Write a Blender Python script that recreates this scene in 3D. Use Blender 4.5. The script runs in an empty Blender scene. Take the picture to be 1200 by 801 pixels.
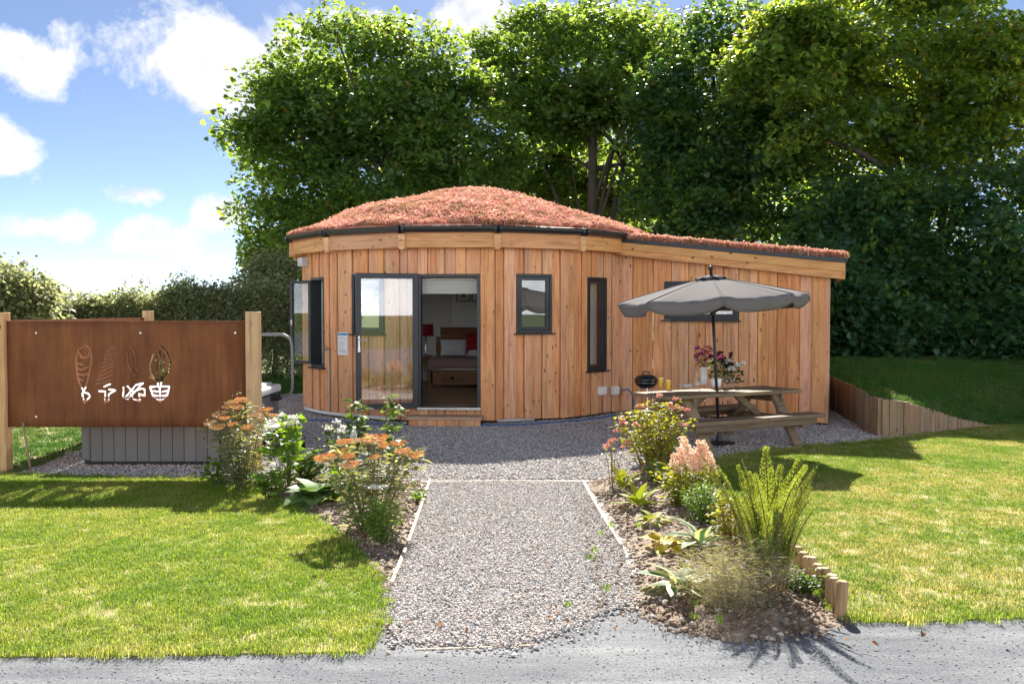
import bpy, bmesh, math, random
import numpy as np
from mathutils import Vector, Matrix

random.seed(7); RNG = np.random.default_rng(7)
S = bpy.context.scene
COL = S.collection
R = math.radians

# ------------------------------------------------------------------ camera
H, F = 1.85, 1100.0
PITCH = math.atan(36.5 / F)
cam_d = bpy.data.cameras.new('camera'); cam = bpy.data.objects.new('camera', cam_d); COL.objects.link(cam)
cam_d.sensor_width = 36; cam_d.lens = 36 * F / 1200; cam_d.clip_end = 5000; cam_d.clip_start = .05
cam.location = (0, 0, H); cam.rotation_euler = (math.pi / 2 - PITCH, 0, 0)
S.camera = cam

# ------------------------------------------------------------------ sun, sky, exposure
SUN_EL, SUN_AZ = R(40.5), R(3)          # behind the cabin, a touch to the right
sdir = Vector((math.sin(SUN_AZ) * math.cos(SUN_EL), math.cos(SUN_AZ) * math.cos(SUN_EL), math.sin(SUN_EL)))
sl = bpy.data.lights.new('sun', 'SUN'); sl.energy = 4.0; sl.angle = R(.53); sl.color = (1, .95, .86)
so = bpy.data.objects.new('sun', sl); COL.objects.link(so); so.rotation_euler = sdir.to_track_quat('Z', 'Y').to_euler()
so.location = (0, 30, 40)
S.view_settings.view_transform = 'Standard'; S.view_settings.look = 'None'
S.view_settings.exposure = 1.82; S.view_settings.gamma = 1; S.view_settings.use_curve_mapping = False
S.cycles.max_bounces = 8; S.cycles.transparent_max_bounces = 12; S.cycles.sample_clamp_indirect = 8
S.cycles.caustics_reflective = False; S.cycles.caustics_refractive = False

def cray(px, py):
    x, y = (px - 600) / F, -(py - 400.5) / F
    c, s = math.cos(PITCH), math.sin(PITCH)
    return Vector((x, c + y * s, -s + y * c))
def at(px, py, z=0.0):
    d = cray(px, py); t = (z - H) / d.z
    return Vector((d.x * t, d.y * t, z))
def atY(px, py, Y):
    d = cray(px, py); t = Y / d.y
    return Vector((d.x * t, Y, H + d.z * t))
def onplane(px, py, p0, n):
    d = cray(px, py); o = Vector((0, 0, H)); t = (p0 - o).dot(n) / d.dot(n)
    return o + d * t

# ------------------------------------------------------------------ node helper
class NT:
    def __init__(s, tree): s.t = tree; s.n = tree.nodes; s.l = tree.links
    def __call__(s, typ, **kw):
        nd = s.n.new(typ); ins = kw.pop('i', {})
        for k, v in kw.items(): setattr(nd, k, v)
        for k, v in ins.items(): s.set(nd.inputs[k], v)
        return nd
    def set(s, sock, v):
        if isinstance(v, bpy.types.NodeSocket): s.l.new(v, sock)
        elif isinstance(v, bpy.types.Node): s.l.new(v.outputs[0], sock)
        else:
            if hasattr(sock.default_value, '__len__') and len(sock.default_value) == 4 and len(v) == 3: v = (*v, 1)
            sock.default_value = v
    def math(s, op, a, b=0.0, c=None, clamp=False):
        nd = s.n.new('ShaderNodeMath'); nd.operation = op; nd.use_clamp = clamp
        s.set(nd.inputs[0], a); s.set(nd.inputs[1], b)
        if c is not None: s.set(nd.inputs[2], c)
        return nd.outputs[0]
    def vmath(s, op, a, b=(0, 0, 0)):
        nd = s.n.new('ShaderNodeVectorMath'); nd.operation = op
        s.set(nd.inputs[0], a)
        if op == 'SCALE': s.set(nd.inputs['Scale'], b)
        else: s.set(nd.inputs[1], b)
        return nd.outputs['Value'] if op in ('LENGTH', 'DISTANCE', 'DOT_PRODUCT') else nd.outputs[0]
    def noise(s, vec, scale, detail=4, rough=.55, dist=0):
        nd = s.n.new('ShaderNodeTexNoise'); s.set(nd.inputs['Vector'], vec)
        nd.inputs['Scale'].default_value = scale; nd.inputs['Detail'].default_value = detail
        nd.inputs['Roughness'].default_value = rough; nd.inputs['Distortion'].default_value = dist
        return nd.outputs['Fac']
    def ramp(s, fac, stops, interp='LINEAR'):
        nd = s.n.new('ShaderNodeValToRGB'); s.set(nd.inputs[0], fac); cr = nd.color_ramp; cr.interpolation = interp
        while len(cr.elements) < len(stops): cr.elements.new(.5)
        for e, (p, c) in zip(cr.elements, stops):
            e.position = p; e.color = (*c, 1) if hasattr(c, '__len__') else (c, c, c, 1)
        return nd.outputs[0]
    def mix(s, fac, a, b, mode='MIX'):
        nd = s.n.new('ShaderNodeMix'); nd.data_type = 'RGBA'; nd.blend_type = mode
        s.set(nd.inputs[0], fac); s.set(nd.inputs[6], a); s.set(nd.inputs[7], b)
        return nd.outputs[2]

# ------------------------------------------------------------------ world: clear Nishita sky with fair weather cumulus
w = bpy.data.worlds.new('World'); S.world = w; w.use_nodes = True
t = NT(w.node_tree); t.n.clear()
sky = t('ShaderNodeTexSky', sky_type='NISHITA'); sky.sun_disc = False
sky.sun_elevation = SUN_EL; sky.sun_rotation = SUN_AZ; sky.air_density = .42; sky.dust_density = .16; sky.ozone_density = .9
gv = t('ShaderNodeTexCoord').outputs['Generated']
gv = t.vmath('NORMALIZE', gv)
n1 = t.noise(gv, 13, 12, .62, .25)
n1u = t.noise(t.vmath('ADD', gv, (0, 0, .018)), 13, 12, .62, .25)
blobs = [(262, 68, 175, 66), (215, 68, 88, 50), (260, 58, 125, 58), (230, 85, 90, 40), (340, 60, 60, 40), (18, 72, 58, 34), (42, 100, 34, 24), (2, 170, 34, 36), (165, 228, 34, 14), (182, 276, 46, 24),
         (40, 262, 52, 22), (262, 250, 36, 22), (560, 20, 50, 40), (430, 20, 60, 14)]
best = None
for (px, py, rx, ry) in blobs:
    c = cray(px, py).normalized()
    d = t.vmath('MULTIPLY', t.vmath('SUBTRACT', gv, tuple(c)), (F / rx, 0, F / ry))
    v = t.math('SUBTRACT', 1.0, t.vmath('LENGTH', d))
    far = t.vmath('DISTANCE', gv, tuple(c))
    v = t.math('SUBTRACT', v, t.math('MULTIPLY', t.math('GREATER_THAN', far, .6), 10))
    best = v if best is None else t.math('MAXIMUM', best, v)
best = t.math('MAXIMUM', best, -1.0)
blobm = t.math('ADD', t.math('MULTIPLY', best, 1.45), t.math('MULTIPLY', t.math('SUBTRACT', n1, .5), 4.2))
blobm = t.math('MULTIPLY', t.math('SUBTRACT', blobm, .12), 1.7, clamp=True)
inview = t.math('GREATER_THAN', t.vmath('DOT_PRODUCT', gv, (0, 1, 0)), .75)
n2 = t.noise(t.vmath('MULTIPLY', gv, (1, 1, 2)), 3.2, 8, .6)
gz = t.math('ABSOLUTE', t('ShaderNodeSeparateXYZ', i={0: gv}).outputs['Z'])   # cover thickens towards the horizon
gen = t.math('MULTIPLY', t.math('SUBTRACT', n2, t.math('MULTIPLY_ADD', gz, .32, .36)), 7, clamp=True)  # unseen cloud cover added around the view for fill, densest low down
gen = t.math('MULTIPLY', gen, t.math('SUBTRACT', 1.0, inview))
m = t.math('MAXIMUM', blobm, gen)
shade0 = t.ramp(t.math('MULTIPLY_ADD', t.math('SUBTRACT', n1, n1u), 3.2, .62, clamp=True), [(.15, (4.5, 4.75, 5.2)), (.7, (6.2, 6.2, 6.2))])
# cumulus behind the camera are brightened to add fill on shaded fronts
fillw = t.math('MULTIPLY_ADD', t.vmath('DOT_PRODUCT', gv, (0, -1, 0)), .5, .5)
shade = t.vmath('SCALE', shade0, t.math('MULTIPLY_ADD', fillw, 3.7, .88))
skyc = sky.outputs[0]
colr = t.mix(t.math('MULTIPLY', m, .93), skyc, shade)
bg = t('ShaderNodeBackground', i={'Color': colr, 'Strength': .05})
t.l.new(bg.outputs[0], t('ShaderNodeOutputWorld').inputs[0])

# ------------------------------------------------------------------ materials
def newmat(name):
    m_ = bpy.data.materials.new(name); m_.use_nodes = True
    nt = NT(m_.node_tree); nt.n.clear()
    out = nt('ShaderNodeOutputMaterial')
    return m_, nt, out
def bump(nt, h, strength, dist=.01):
    b = nt('ShaderNodeBump'); b.inputs['Strength'].default_value = strength; b.inputs['Distance'].default_value = dist
    nt.set(b.inputs['Height'], h); return b.outputs[0]
def mat(name, c1, c2=None, rough=.6, scale=6, bmp=.15, bd=.004, spec=.4, metal=0, rnd=.0, stretch=(1, 1, 1), space='Object', clear=0):
    m_, nt, out = newmat(name)
    c2 = c2 or tuple(x * .75 for x in c1)
    tc = nt('ShaderNodeTexCoord').outputs['Object'] if space == 'Object' else nt('ShaderNodeNewGeometry').outputs['Position']
    oi = nt('ShaderNodeObjectInfo').outputs['Random']
    v = nt.vmath('MULTIPLY', tc, stretch)
    if space == 'Object': v = nt.vmath('ADD', v, nt.vmath('SCALE', (13.1, 7.7, 3.3), oi))
    n = nt.noise(v, scale, 6, .6)
    col = nt.mix(nt.ramp(n, [(.3, 0), (.7, 1)]), c1, c2)
    if rnd: col = nt.mix(1.0, col, nt.ramp(oi, [(0, 1 - rnd), (1, 1 + rnd)]), 'MULTIPLY')
    p = nt('ShaderNodeBsdfPrincipled', i={'Base Color': col, 'Roughness': rough, 'Specular IOR Level': spec, 'Metallic': metal, 'Coat Weight': clear})
    if bmp: nt.set(p.inputs['Normal'], bump(nt, nt.noise(v, scale * 4, 4), bmp, bd))
    nt.l.new(p.outputs[0], out.inputs[0]); return m_
def wood(name, light, dark, knot=.45, rnd=.2, rough=.7, axis=2, knots=True):
    """timber: long grain along the object's own axis, knots, every piece a little different"""
    m_, nt, out = newmat(name)
    tc = nt('ShaderNodeTexCoord').outputs['Object']; oi = nt('ShaderNodeObjectInfo').outputs['Random']
    v = nt.vmath('ADD', tc, nt.vmath('SCALE', (31.3, 17.9, 47.1), oi))
    st = [1, 1, 1]; st[axis] = .06
    g = nt.noise(nt.vmath('MULTIPLY', v, tuple(st)), 38, 5, .6, .4)
    g2 = nt.noise(nt.vmath('MULTIPLY', v, tuple(x ** .6 for x in st)), 7, 4, .6, .6)
    f = nt.math('ADD', nt.math('MULTIPLY', g, .5), nt.math('MULTIPLY', g2, .5))
    col = nt.mix(nt.ramp(f, [(.38, 0), (.62, 1)]), light, dark)
    if knots:
        ks = [9, 9, 9]; ks[axis] = 5.0
        vo = nt('ShaderNodeTexVoronoi'); nt.set(vo.inputs['Vector'], nt.vmath('ADD', nt.vmath('MULTIPLY', v, tuple(ks)), nt.vmath('SCALE', (1, 1, 1), nt.math('MULTIPLY', g2, .25)))); vo.inputs['Scale'].default_value = 1.0
        pick = nt.math('GREATER_THAN', nt('ShaderNodeSeparateXYZ', i={0: vo.outputs['Color']}).outputs['X'], .15)
        rad = nt.math('MULTIPLY_ADD', nt('ShaderNodeSeparateXYZ', i={0: vo.outputs['Color']}).outputs['Y'], .12, .06)
        k = nt.math('MULTIPLY', pick, nt.math('SUBTRACT', 1.0, nt.math('DIVIDE', vo.outputs['Distance'], rad)), clamp=True)
        halo = nt.math('MULTIPLY', pick, nt.math('SUBTRACT', 1.0, nt.math('DIVIDE', vo.outputs['Distance'], .26)), clamp=True)
        strk = nt.ramp(nt.noise(nt.vmath('MULTIPLY', v, tuple(x ** 1.1 for x in st)), 24, 3, .5, .8), [(.53, 0), (.66, .65)])
        col = nt.mix(strk, col, tuple(x * .66 for x in dark))
        col = nt.mix(nt.math('MULTIPLY', halo, .7), col, tuple(x * .7 for x in dark))
        col = nt.mix(nt.math('MULTIPLY', k, 2.2, clamp=True), col, tuple(x * knot * .5 for x in dark))
    hs = nt('ShaderNodeHueSaturation'); nt.set(hs.inputs['Color'], col)
    o2 = nt.math('FRACT', nt.math('MULTIPLY', oi, 7.31)); o3 = nt.math('FRACT', nt.math('MULTIPLY', oi, 17.7))
    nt.set(hs.inputs['Value'], nt.math('MULTIPLY_ADD', o2, 2 * rnd, 1 - rnd))
    nt.set(hs.inputs['Hue'], nt.math('MULTIPLY_ADD', o3, .012, .492))
    nt.set(hs.inputs['Saturation'], nt.math('MULTIPLY_ADD', nt.math('FRACT', nt.math('MULTIPLY', oi, 29.3)), .2, .86))
    p = nt('ShaderNodeBsdfPrincipled', i={'Base Color': hs.outputs[0], 'Roughness': rough, 'Specular IOR Level': .25})
    nt.set(p.inputs['Normal'], bump(nt, g, .35, .004))
    nt.l.new(p.outputs[0], out.inputs[0]); return m_
def leafmat(name, c, back=None, trans=.4, rough=.5, rnd=.3, dry=None, island=True, spec=.35):
    """leaves: diffuse face, light shining through, each leaf its own tone"""
    m_, nt, out = newmat(name)
    back = back or (min(1, c[0] * 2.6), min(1, c[1] * 2.1), c[2] * .8)
    oi = nt('ShaderNodeObjectInfo').outputs['Random']
    ri = nt('ShaderNodeNewGeometry').outputs['Random Per Island'] if island else oi
    r = nt.math('FRACT', nt.math('ADD', ri, oi))
    k = nt.ramp(r, [(0, 1 - rnd), (1, 1 + rnd)])
    col = nt.mix(1.0, c, k, 'MULTIPLY'); bk = nt.mix(1.0, back, k, 'MULTIPLY')
    if dry:
        d = nt.ramp(nt.math('FRACT', nt.math('MULTIPLY', r, 9.7)), [(.955, 0), (.985, 1)])
        col = nt.mix(d, col, dry); bk = nt.mix(d, bk, dry)
    p = nt('ShaderNodeBsdfPrincipled', i={'Base Color': col, 'Roughness': rough, 'Specular IOR Level': spec})
    tr = nt('ShaderNodeBsdfTranslucent', i={'Color': bk})
    mx = nt('ShaderNodeMixShader', i={0: trans, 1: p.outputs[0], 2: tr.outputs[0]})
    nt.l.new(mx.outputs[0], out.inputs[0]); return m_
def grassmat(name, green, lush, dry, dryness=.5):
    m_, nt, out = newmat(name)
    pos = nt('ShaderNodeNewGeometry').outputs['Position']; oi = nt('ShaderNodeObjectInfo').outputs['Random']
    ri = nt('ShaderNodeNewGeometry').outputs['Random Per Island']
    n = nt.noise(pos, .75, 5, .62); nb = nt.noise(pos, 4.5, 4, .6)
    f = nt.math('ADD', nt.math('MULTIPLY', n, .65), nt.math('MULTIPLY', nb, .35))
    f = nt.math('ADD', f, nt.math('MULTIPLY', nt.math('SUBTRACT', ri, .5), .22))
    col = nt.ramp(f, [(.36, lush), (.52, green), (.62 - .1 * (dryness - .5), tuple(.5 * a + .5 * b for a, b in zip(green, dry))), (.74 - .12 * (dryness - .5), dry)])
    col = nt.mix(1.0, col, nt.ramp(ri, [(0, .7), (1, 1.25)]), 'MULTIPLY')
    p = nt('ShaderNodeBsdfPrincipled', i={'Base Color': col, 'Roughness': .55, 'Specular IOR Level': .3})
    tr = nt('ShaderNodeBsdfTranslucent', i={'Color': nt.mix(1.0, col, (1.7, 1.55, .9), 'MULTIPLY')})
    mx = nt('ShaderNodeMixShader', i={0: .4, 1: p.outputs[0], 2: tr.outputs[0]})
    nt.l.new(mx.outputs[0], out.inputs[0]); return m_
def rampmat(name, stops, rough=.8, bmp=.4, scale=60, trans=0, patch=None):
    """one colour out of a range for every instanced piece"""
    m_, nt, out = newmat(name)
    oi = nt('ShaderNodeObjectInfo').outputs['Random']
    tc = nt('ShaderNodeTexCoord').outputs['Object']
    n = nt.noise(tc, scale, 3)
    col = nt.mix(1.0, nt.ramp(oi, stops, 'CONSTANT'), nt.ramp(n, [(.3, .82), (.7, 1.12)]), 'MULTIPLY')
    p = nt('ShaderNodeBsdfPrincipled', i={'Base Color': col, 'Roughness': rough, 'Specular IOR Level': .25})
    if patch:
        pn = nt.noise(nt('ShaderNodeNewGeometry').outputs['Position'], 2.6, 5, .65)
        col = nt.mix(nt.ramp(pn, [(.38, .85), (.5, 0)]), col, patch[0]); col = nt.mix(nt.ramp(pn, [(.58, 0), (.7, .7)]), col, patch[1]); nt.set(p.inputs['Base Color'], col)
    sh_ = p
    if trans: sh_ = nt('ShaderNodeMixShader', i={0: trans, 1: p.outputs[0], 2: nt('ShaderNodeBsdfTranslucent', i={'Color': col}).outputs[0]})
    nt.l.new(sh_.outputs[0], out.inputs[0]); return m_
def groundmat(name, stops, scale=3, fine=60, bmp=.5, rough=.9, bd=.01, stretch=(1, 1, 1)):
    m_, nt, out = newmat(name)
    pos = nt('ShaderNodeNewGeometry').outputs['Position']
    n = nt.noise(nt.vmath('MULTIPLY', pos, stretch), scale, 8, .65); f = nt.noise(pos, fine, 4, .7)
    col = nt.ramp(nt.math('ADD', nt.math('MULTIPLY', n, .55), nt.math('MULTIPLY', f, .45)), stops)
    p = nt('ShaderNodeBsdfPrincipled', i={'Base Color': col, 'Roughness': rough, 'Specular IOR Level': .15})
    h = nt.math('ADD', nt.math('MULTIPLY', f, .6), n)
    nt.set(p.inputs['Normal'], bump(nt, h, bmp, bd))
    nt.l.new(p.outputs[0], out.inputs[0]); return m_
def glassmat(name, tint=(.93, .95, .95), refl=1.0, base=.04):
    m_, nt, out = newmat(name)
    lw = nt('ShaderNodeLayerWeight'); lw.inputs[0].default_value = .5
    fac = nt.math('MULTIPLY_ADD', nt.math('POWER', lw.outputs['Facing'], 4.0), refl, base, clamp=True)
    mx = nt('ShaderNodeMixShader', i={0: fac, 1: nt('ShaderNodeBsdfTransparent', i={'Color': tint}).outputs[0],
                                     2: nt('ShaderNodeBsdfGlossy', i={'Roughness': .01, 'Color': (.95, .97, 1)}).outputs[0]})
    nt.l.new(mx.outputs[0], out.inputs[0]); return m_

MAT = {}
MAT['larch'] = wood('larch_cladding', (.80, .425, .205), (.60, .27, .115), rnd=.10)
MAT['larch_beam'] = wood('larch_beam', (.72, .40, .18), (.55, .27, .105), rnd=.1, axis=0)
MAT['step_wood'] = wood('step_wood', (.52, .34, .2), (.38, .22, .12), axis=0)
MAT['table_wood'] = wood('weathered_table_wood', (.26, .185, .112), (.16, .108, .062), rnd=.14, axis=0)
MAT['sleeper'] = wood('sleeper_wood', (.32, .225, .135), (.22, .145, .08), rnd=.12)
MAT['post'] = wood('post_wood', (.62, .40, .19), (.48, .28, .12), rnd=.1)
MAT['log'] = wood('log_edging', (.50, .36, .2), (.34, .22, .11), rnd=.2)
MAT['edge'] = wood('edging_timber', (.62, .5, .36), (.5, .38, .25), axis=0, rnd=.1)
MAT['oak'] = wood('oak_furniture', (.34, .17, .075), (.22, .1, .04), axis=0, rnd=.1)
MAT['floorboard'] = wood('floor_board', (.42, .26, .15), (.3, .17, .09), axis=0, rnd=.12)
MAT['frame'] = mat('anthracite_frame', (.013, .016, .022), (.016, .02, .026), rough=.38, bmp=.02, spec=.5)
MAT['gutter'] = mat('black_gutter', (.016, .018, .022), (.022, .024, .028), rough=.3, bmp=.02, spec=.6)
MAT['dark'] = mat('dark_void', (.02, .018, .016))
MAT['plaster'] = mat('cream_plaster', (.84, .82, .79), (.8, .78, .75), rough=.9, bmp=.03)
MAT['white'] = mat('white_plastic', (.78, .78, .77), (.74, .74, .73), rough=.4, bmp=.02)
MAT['ceramic'] = mat('white_ceramic', (.8, .8, .78), (.76, .76, .74), rough=.25, bmp=.02, clear=.3)
MAT['linen'] = mat('white_linen', (.8, .8, .82), (.7, .7, .73), rough=.9, bmp=.3, bd=.01)
MAT['quilt'] = mat('dusky_quilt', (.36, .24, .22), (.30, .19, .18), rough=.95, scale=20, bmp=.4, bd=.01)
MAT['red'] = mat('red_fabric', (.34, .012, .022), (.27, .01, .018), rough=.85, scale=30, bmp=.2)
MAT['blind'] = leafmat('cream_blind', (.74, .73, .68), (.74, .73, .68), .5, .9, rnd=.03, spec=.1)
MAT['grey_pipe'] = mat('grey_pipe', (.5, .51, .52), (.45, .46, .47), rough=.4, bmp=.02)
MAT['steel'] = mat('brushed_steel', (.6, .6, .6), (.5, .5, .5), rough=.3, metal=1, bmp=.02)
MAT['brass'] = mat('dull_brass', (.35, .28, .16), (.25, .2, .12), rough=.45, metal=1)
MAT['blue'] = mat('blue_cable', (.03, .14, .42), (.03, .12, .36), rough=.5, bmp=0)
MAT['blue_print'] = mat('blue_print', (.04, .2, .5), (.04, .18, .46), rough=.6, bmp=0)
MAT['paper'] = mat('laminated_paper', (.74, .77, .8), (.72, .75, .78), rough=.25, bmp=.02)
MAT['ink'] = mat('grey_ink', (.3, .33, .36), (.26, .29, .32), rough=.6, bmp=0)
MAT['tub'] = mat('grey_tub_board', (.155, .155, .152), (.14, .14, .138), rough=.6, bmp=.1, stretch=(1, 1, .1), rnd=.06)
MAT['tub_lid'] = mat('grey_tub_rim', (.72, .71, .70), (.66, .65, .64), rough=.35, bmp=.05)
MAT['rubber'] = mat('black_rubber', (.02, .02, .022), rough=.6)
MAT['railm'] = mat('grey_rail_tube', (.16, .165, .17), (.14, .145, .15), rough=.4, bmp=.02)
MAT['canvas'] = leafmat('grey_canvas', (.185, .173, .172), (.15, .14, .138), .22, .9, rnd=.05, spec=.1)
MAT['seam'] = mat('canvas_seam', (.085, .08, .082), rough=.9)
MAT['pole'] = mat('black_pole', (.02, .02, .022), rough=.4, bmp=.02)
MAT['juice'] = mat('orange_juice', (1.0, .6, .015), (.97, .56, .012), rough=.3, bmp=0)
MAT['enamel'] = mat('black_enamel', (.006, .006, .007), rough=.12, bmp=0, spec=.6, clear=.6)
MAT['glass'] = glassmat('window_glass', refl=.7, base=.08)
MAT['door_glass'] = glassmat('door_glass', refl=.7, base=.09)
MAT['clear'] = glassmat('clear_glass', (.97, .985, .985), .8, .03)
MAT['bark'] = mat('tree_bark', (.10, .085, .065), (.05, .042, .034), rough=.95, scale=5, bmp=.8, bd=.03, stretch=(1, 1, .25))
MAT['stem'] = mat('green_stem', (.10, .13, .04), (.08, .1, .03), rough=.7, bmp=0)
MAT['redstem'] = mat('brown_stem', (.24, .12, .05), (.17, .08, .035), rough=.7, bmp=0)
def rust():
    m_, nt, out = newmat('rusted_steel')
    tc = nt('ShaderNodeTexCoord').outputs['Object']
    v = nt.vmath('MULTIPLY', tc, (1, 1, .13))
    a = nt.noise(v, 9, 8, .65); b = nt.noise(tc, 2.2, 5, .6); c = nt.noise(tc, 90, 3, .7)
    d = nt.noise(nt.vmath('MULTIPLY', tc, (1, 1, .035)), 34, 4, .6)
    f = nt.math('ADD', nt.math('MULTIPLY', a, .42), nt.math('ADD', nt.math('MULTIPLY', b, .3), nt.math('ADD', nt.math('MULTIPLY', c, .14), nt.math('MULTIPLY', d, .17))))
    col = nt.ramp(f, [(.38, (.105, .042, .022)), (.48, (.165, .062, .028)), (.57, (.215, .082, .034)), (.70, (.32, .13, .05))])
    p = nt('ShaderNodeBsdfPrincipled', i={'Base Color': col, 'Roughness': .8, 'Specular IOR Level': .2})
    nt.set(p.inputs['Normal'], bump(nt, c, .3, .002)); nt.l.new(p.outputs[0], out.inputs[0]); return m_
MAT['rust'] = rust()
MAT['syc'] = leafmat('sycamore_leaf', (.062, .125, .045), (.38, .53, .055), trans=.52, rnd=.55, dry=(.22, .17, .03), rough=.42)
MAT['syc2'] = leafmat('sycamore_leaf_sunlit_tint', (.085, .14, .035), (.58, .66, .06), trans=.58, rnd=.5, dry=(.33, .24, .03), rough=.45)  # yellower leaf copy: the glow of sunlit boughs is put into the colour
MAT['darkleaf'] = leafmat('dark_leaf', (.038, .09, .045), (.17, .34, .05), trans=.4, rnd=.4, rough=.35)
MAT['hedge'] = leafmat('hedge_leaf', (.20, .23, .12), (.52, .55, .22), trans=.52, rnd=.45, dry=(.16, .09, .06))
MAT['far'] = leafmat('far_leaf', (.11, .17, .03), (.42, .50, .05), trans=.55, rnd=.35)
MAT['grass'] = grassmat('mown_grass', (.235, .335, .04), (.135, .26, .03), (.50, .45, .18), .3)
MAT['grass_dry'] = grassmat('dry_mown_grass', (.205, .30, .038), (.12, .235, .028), (.54, .43, .24), .72)
MAT['grass_shade'] = grassmat('bank_grass', (.06, .16, .022), (.04, .12, .015), (.15, .17, .05), .2)  # darker green puts the tree shade on the bank into the colour
MAT['lawn_soil'] = groundmat('lawn_floor', [(.36, (.17, .19, .05)), (.48, (.33, .29, .13)), (.62, (.50, .41, .25))], 1.5, 40)
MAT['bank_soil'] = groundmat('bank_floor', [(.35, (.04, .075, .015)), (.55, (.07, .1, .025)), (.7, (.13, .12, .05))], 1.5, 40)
MAT['soil'] = groundmat('dry_soil', [(.35, (.15, .105, .075)), (.5, (.27, .205, .155)), (.65, (.38, .31, .245))], 5, 70, .8)
MAT['track'] = groundmat('dusty_track', [(.37, (.105, .112, .125)), (.49, (.16, .167, .18)), (.6, (.26, .263, .268))], 2.2, 55, .8, bd=.018, stretch=(.35, 1.4, 1))
MAT['gravel_bed'] = groundmat('gravel_bed', [(.38, (.16, .158, .16)), (.5, (.32, .31, .305)), (.6, (.48, .455, .435))], 25, 110, .9)
MAT['field'] = groundmat('rough_field', [(.35, (.06, .09, .02)), (.5, (.10, .13, .03)), (.65, (.18, .17, .06))], .4, 8)
MAT['woodfloor'] = groundmat('woodland_floor', [(.35, (.05, .04, .025)), (.55, (.1, .08, .05)), (.7, (.2, .15, .1))], 2, 30)
MAT['stone'] = rampmat('gravel_stone', [(0, (.54, .49, .46)), (.2, (.23, .235, .25)), (.33, (.62, .58, .55)), (.52, (.40, .395, .40)), (.66, (.54, .43, .37)), (.76, (.68, .66, .64)), (.86, (.25, .23, .22)), (.93, (.42, .33, .24))])
MAT['clod'] = rampmat('soil_clod', [(0, (.20, .14, .095)), (.3, (.28, .2, .14)), (.55, (.15, .1, .065)), (.75, (.38, .3, .22)), (.92, (.5, .45, .4))])
MAT['sedum'] = rampmat('sedum_bloom', [(0, (.75, .37, .29)), (.3, (.82, .48, .39)), (.5, (.66, .29, .23)), (.7, (.86, .54, .43)), (.84, (.70, .40, .22)), (.93, (.48, .38, .16))], rough=.9, trans=.4, patch=((.42, .26, .13), (.90, .60, .48)))
MAT['sedum_soil'] = groundmat('sedum_mat', [(.35, (.45, .18, .13)), (.5, (.6, .27, .2)), (.65, (.66, .36, .25))], 3, 50)
MAT['dryleaf'] = leafmat('fallen_leaf', (.32, .14, .06), (.4, .2, .08), .2, rnd=.5)

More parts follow.
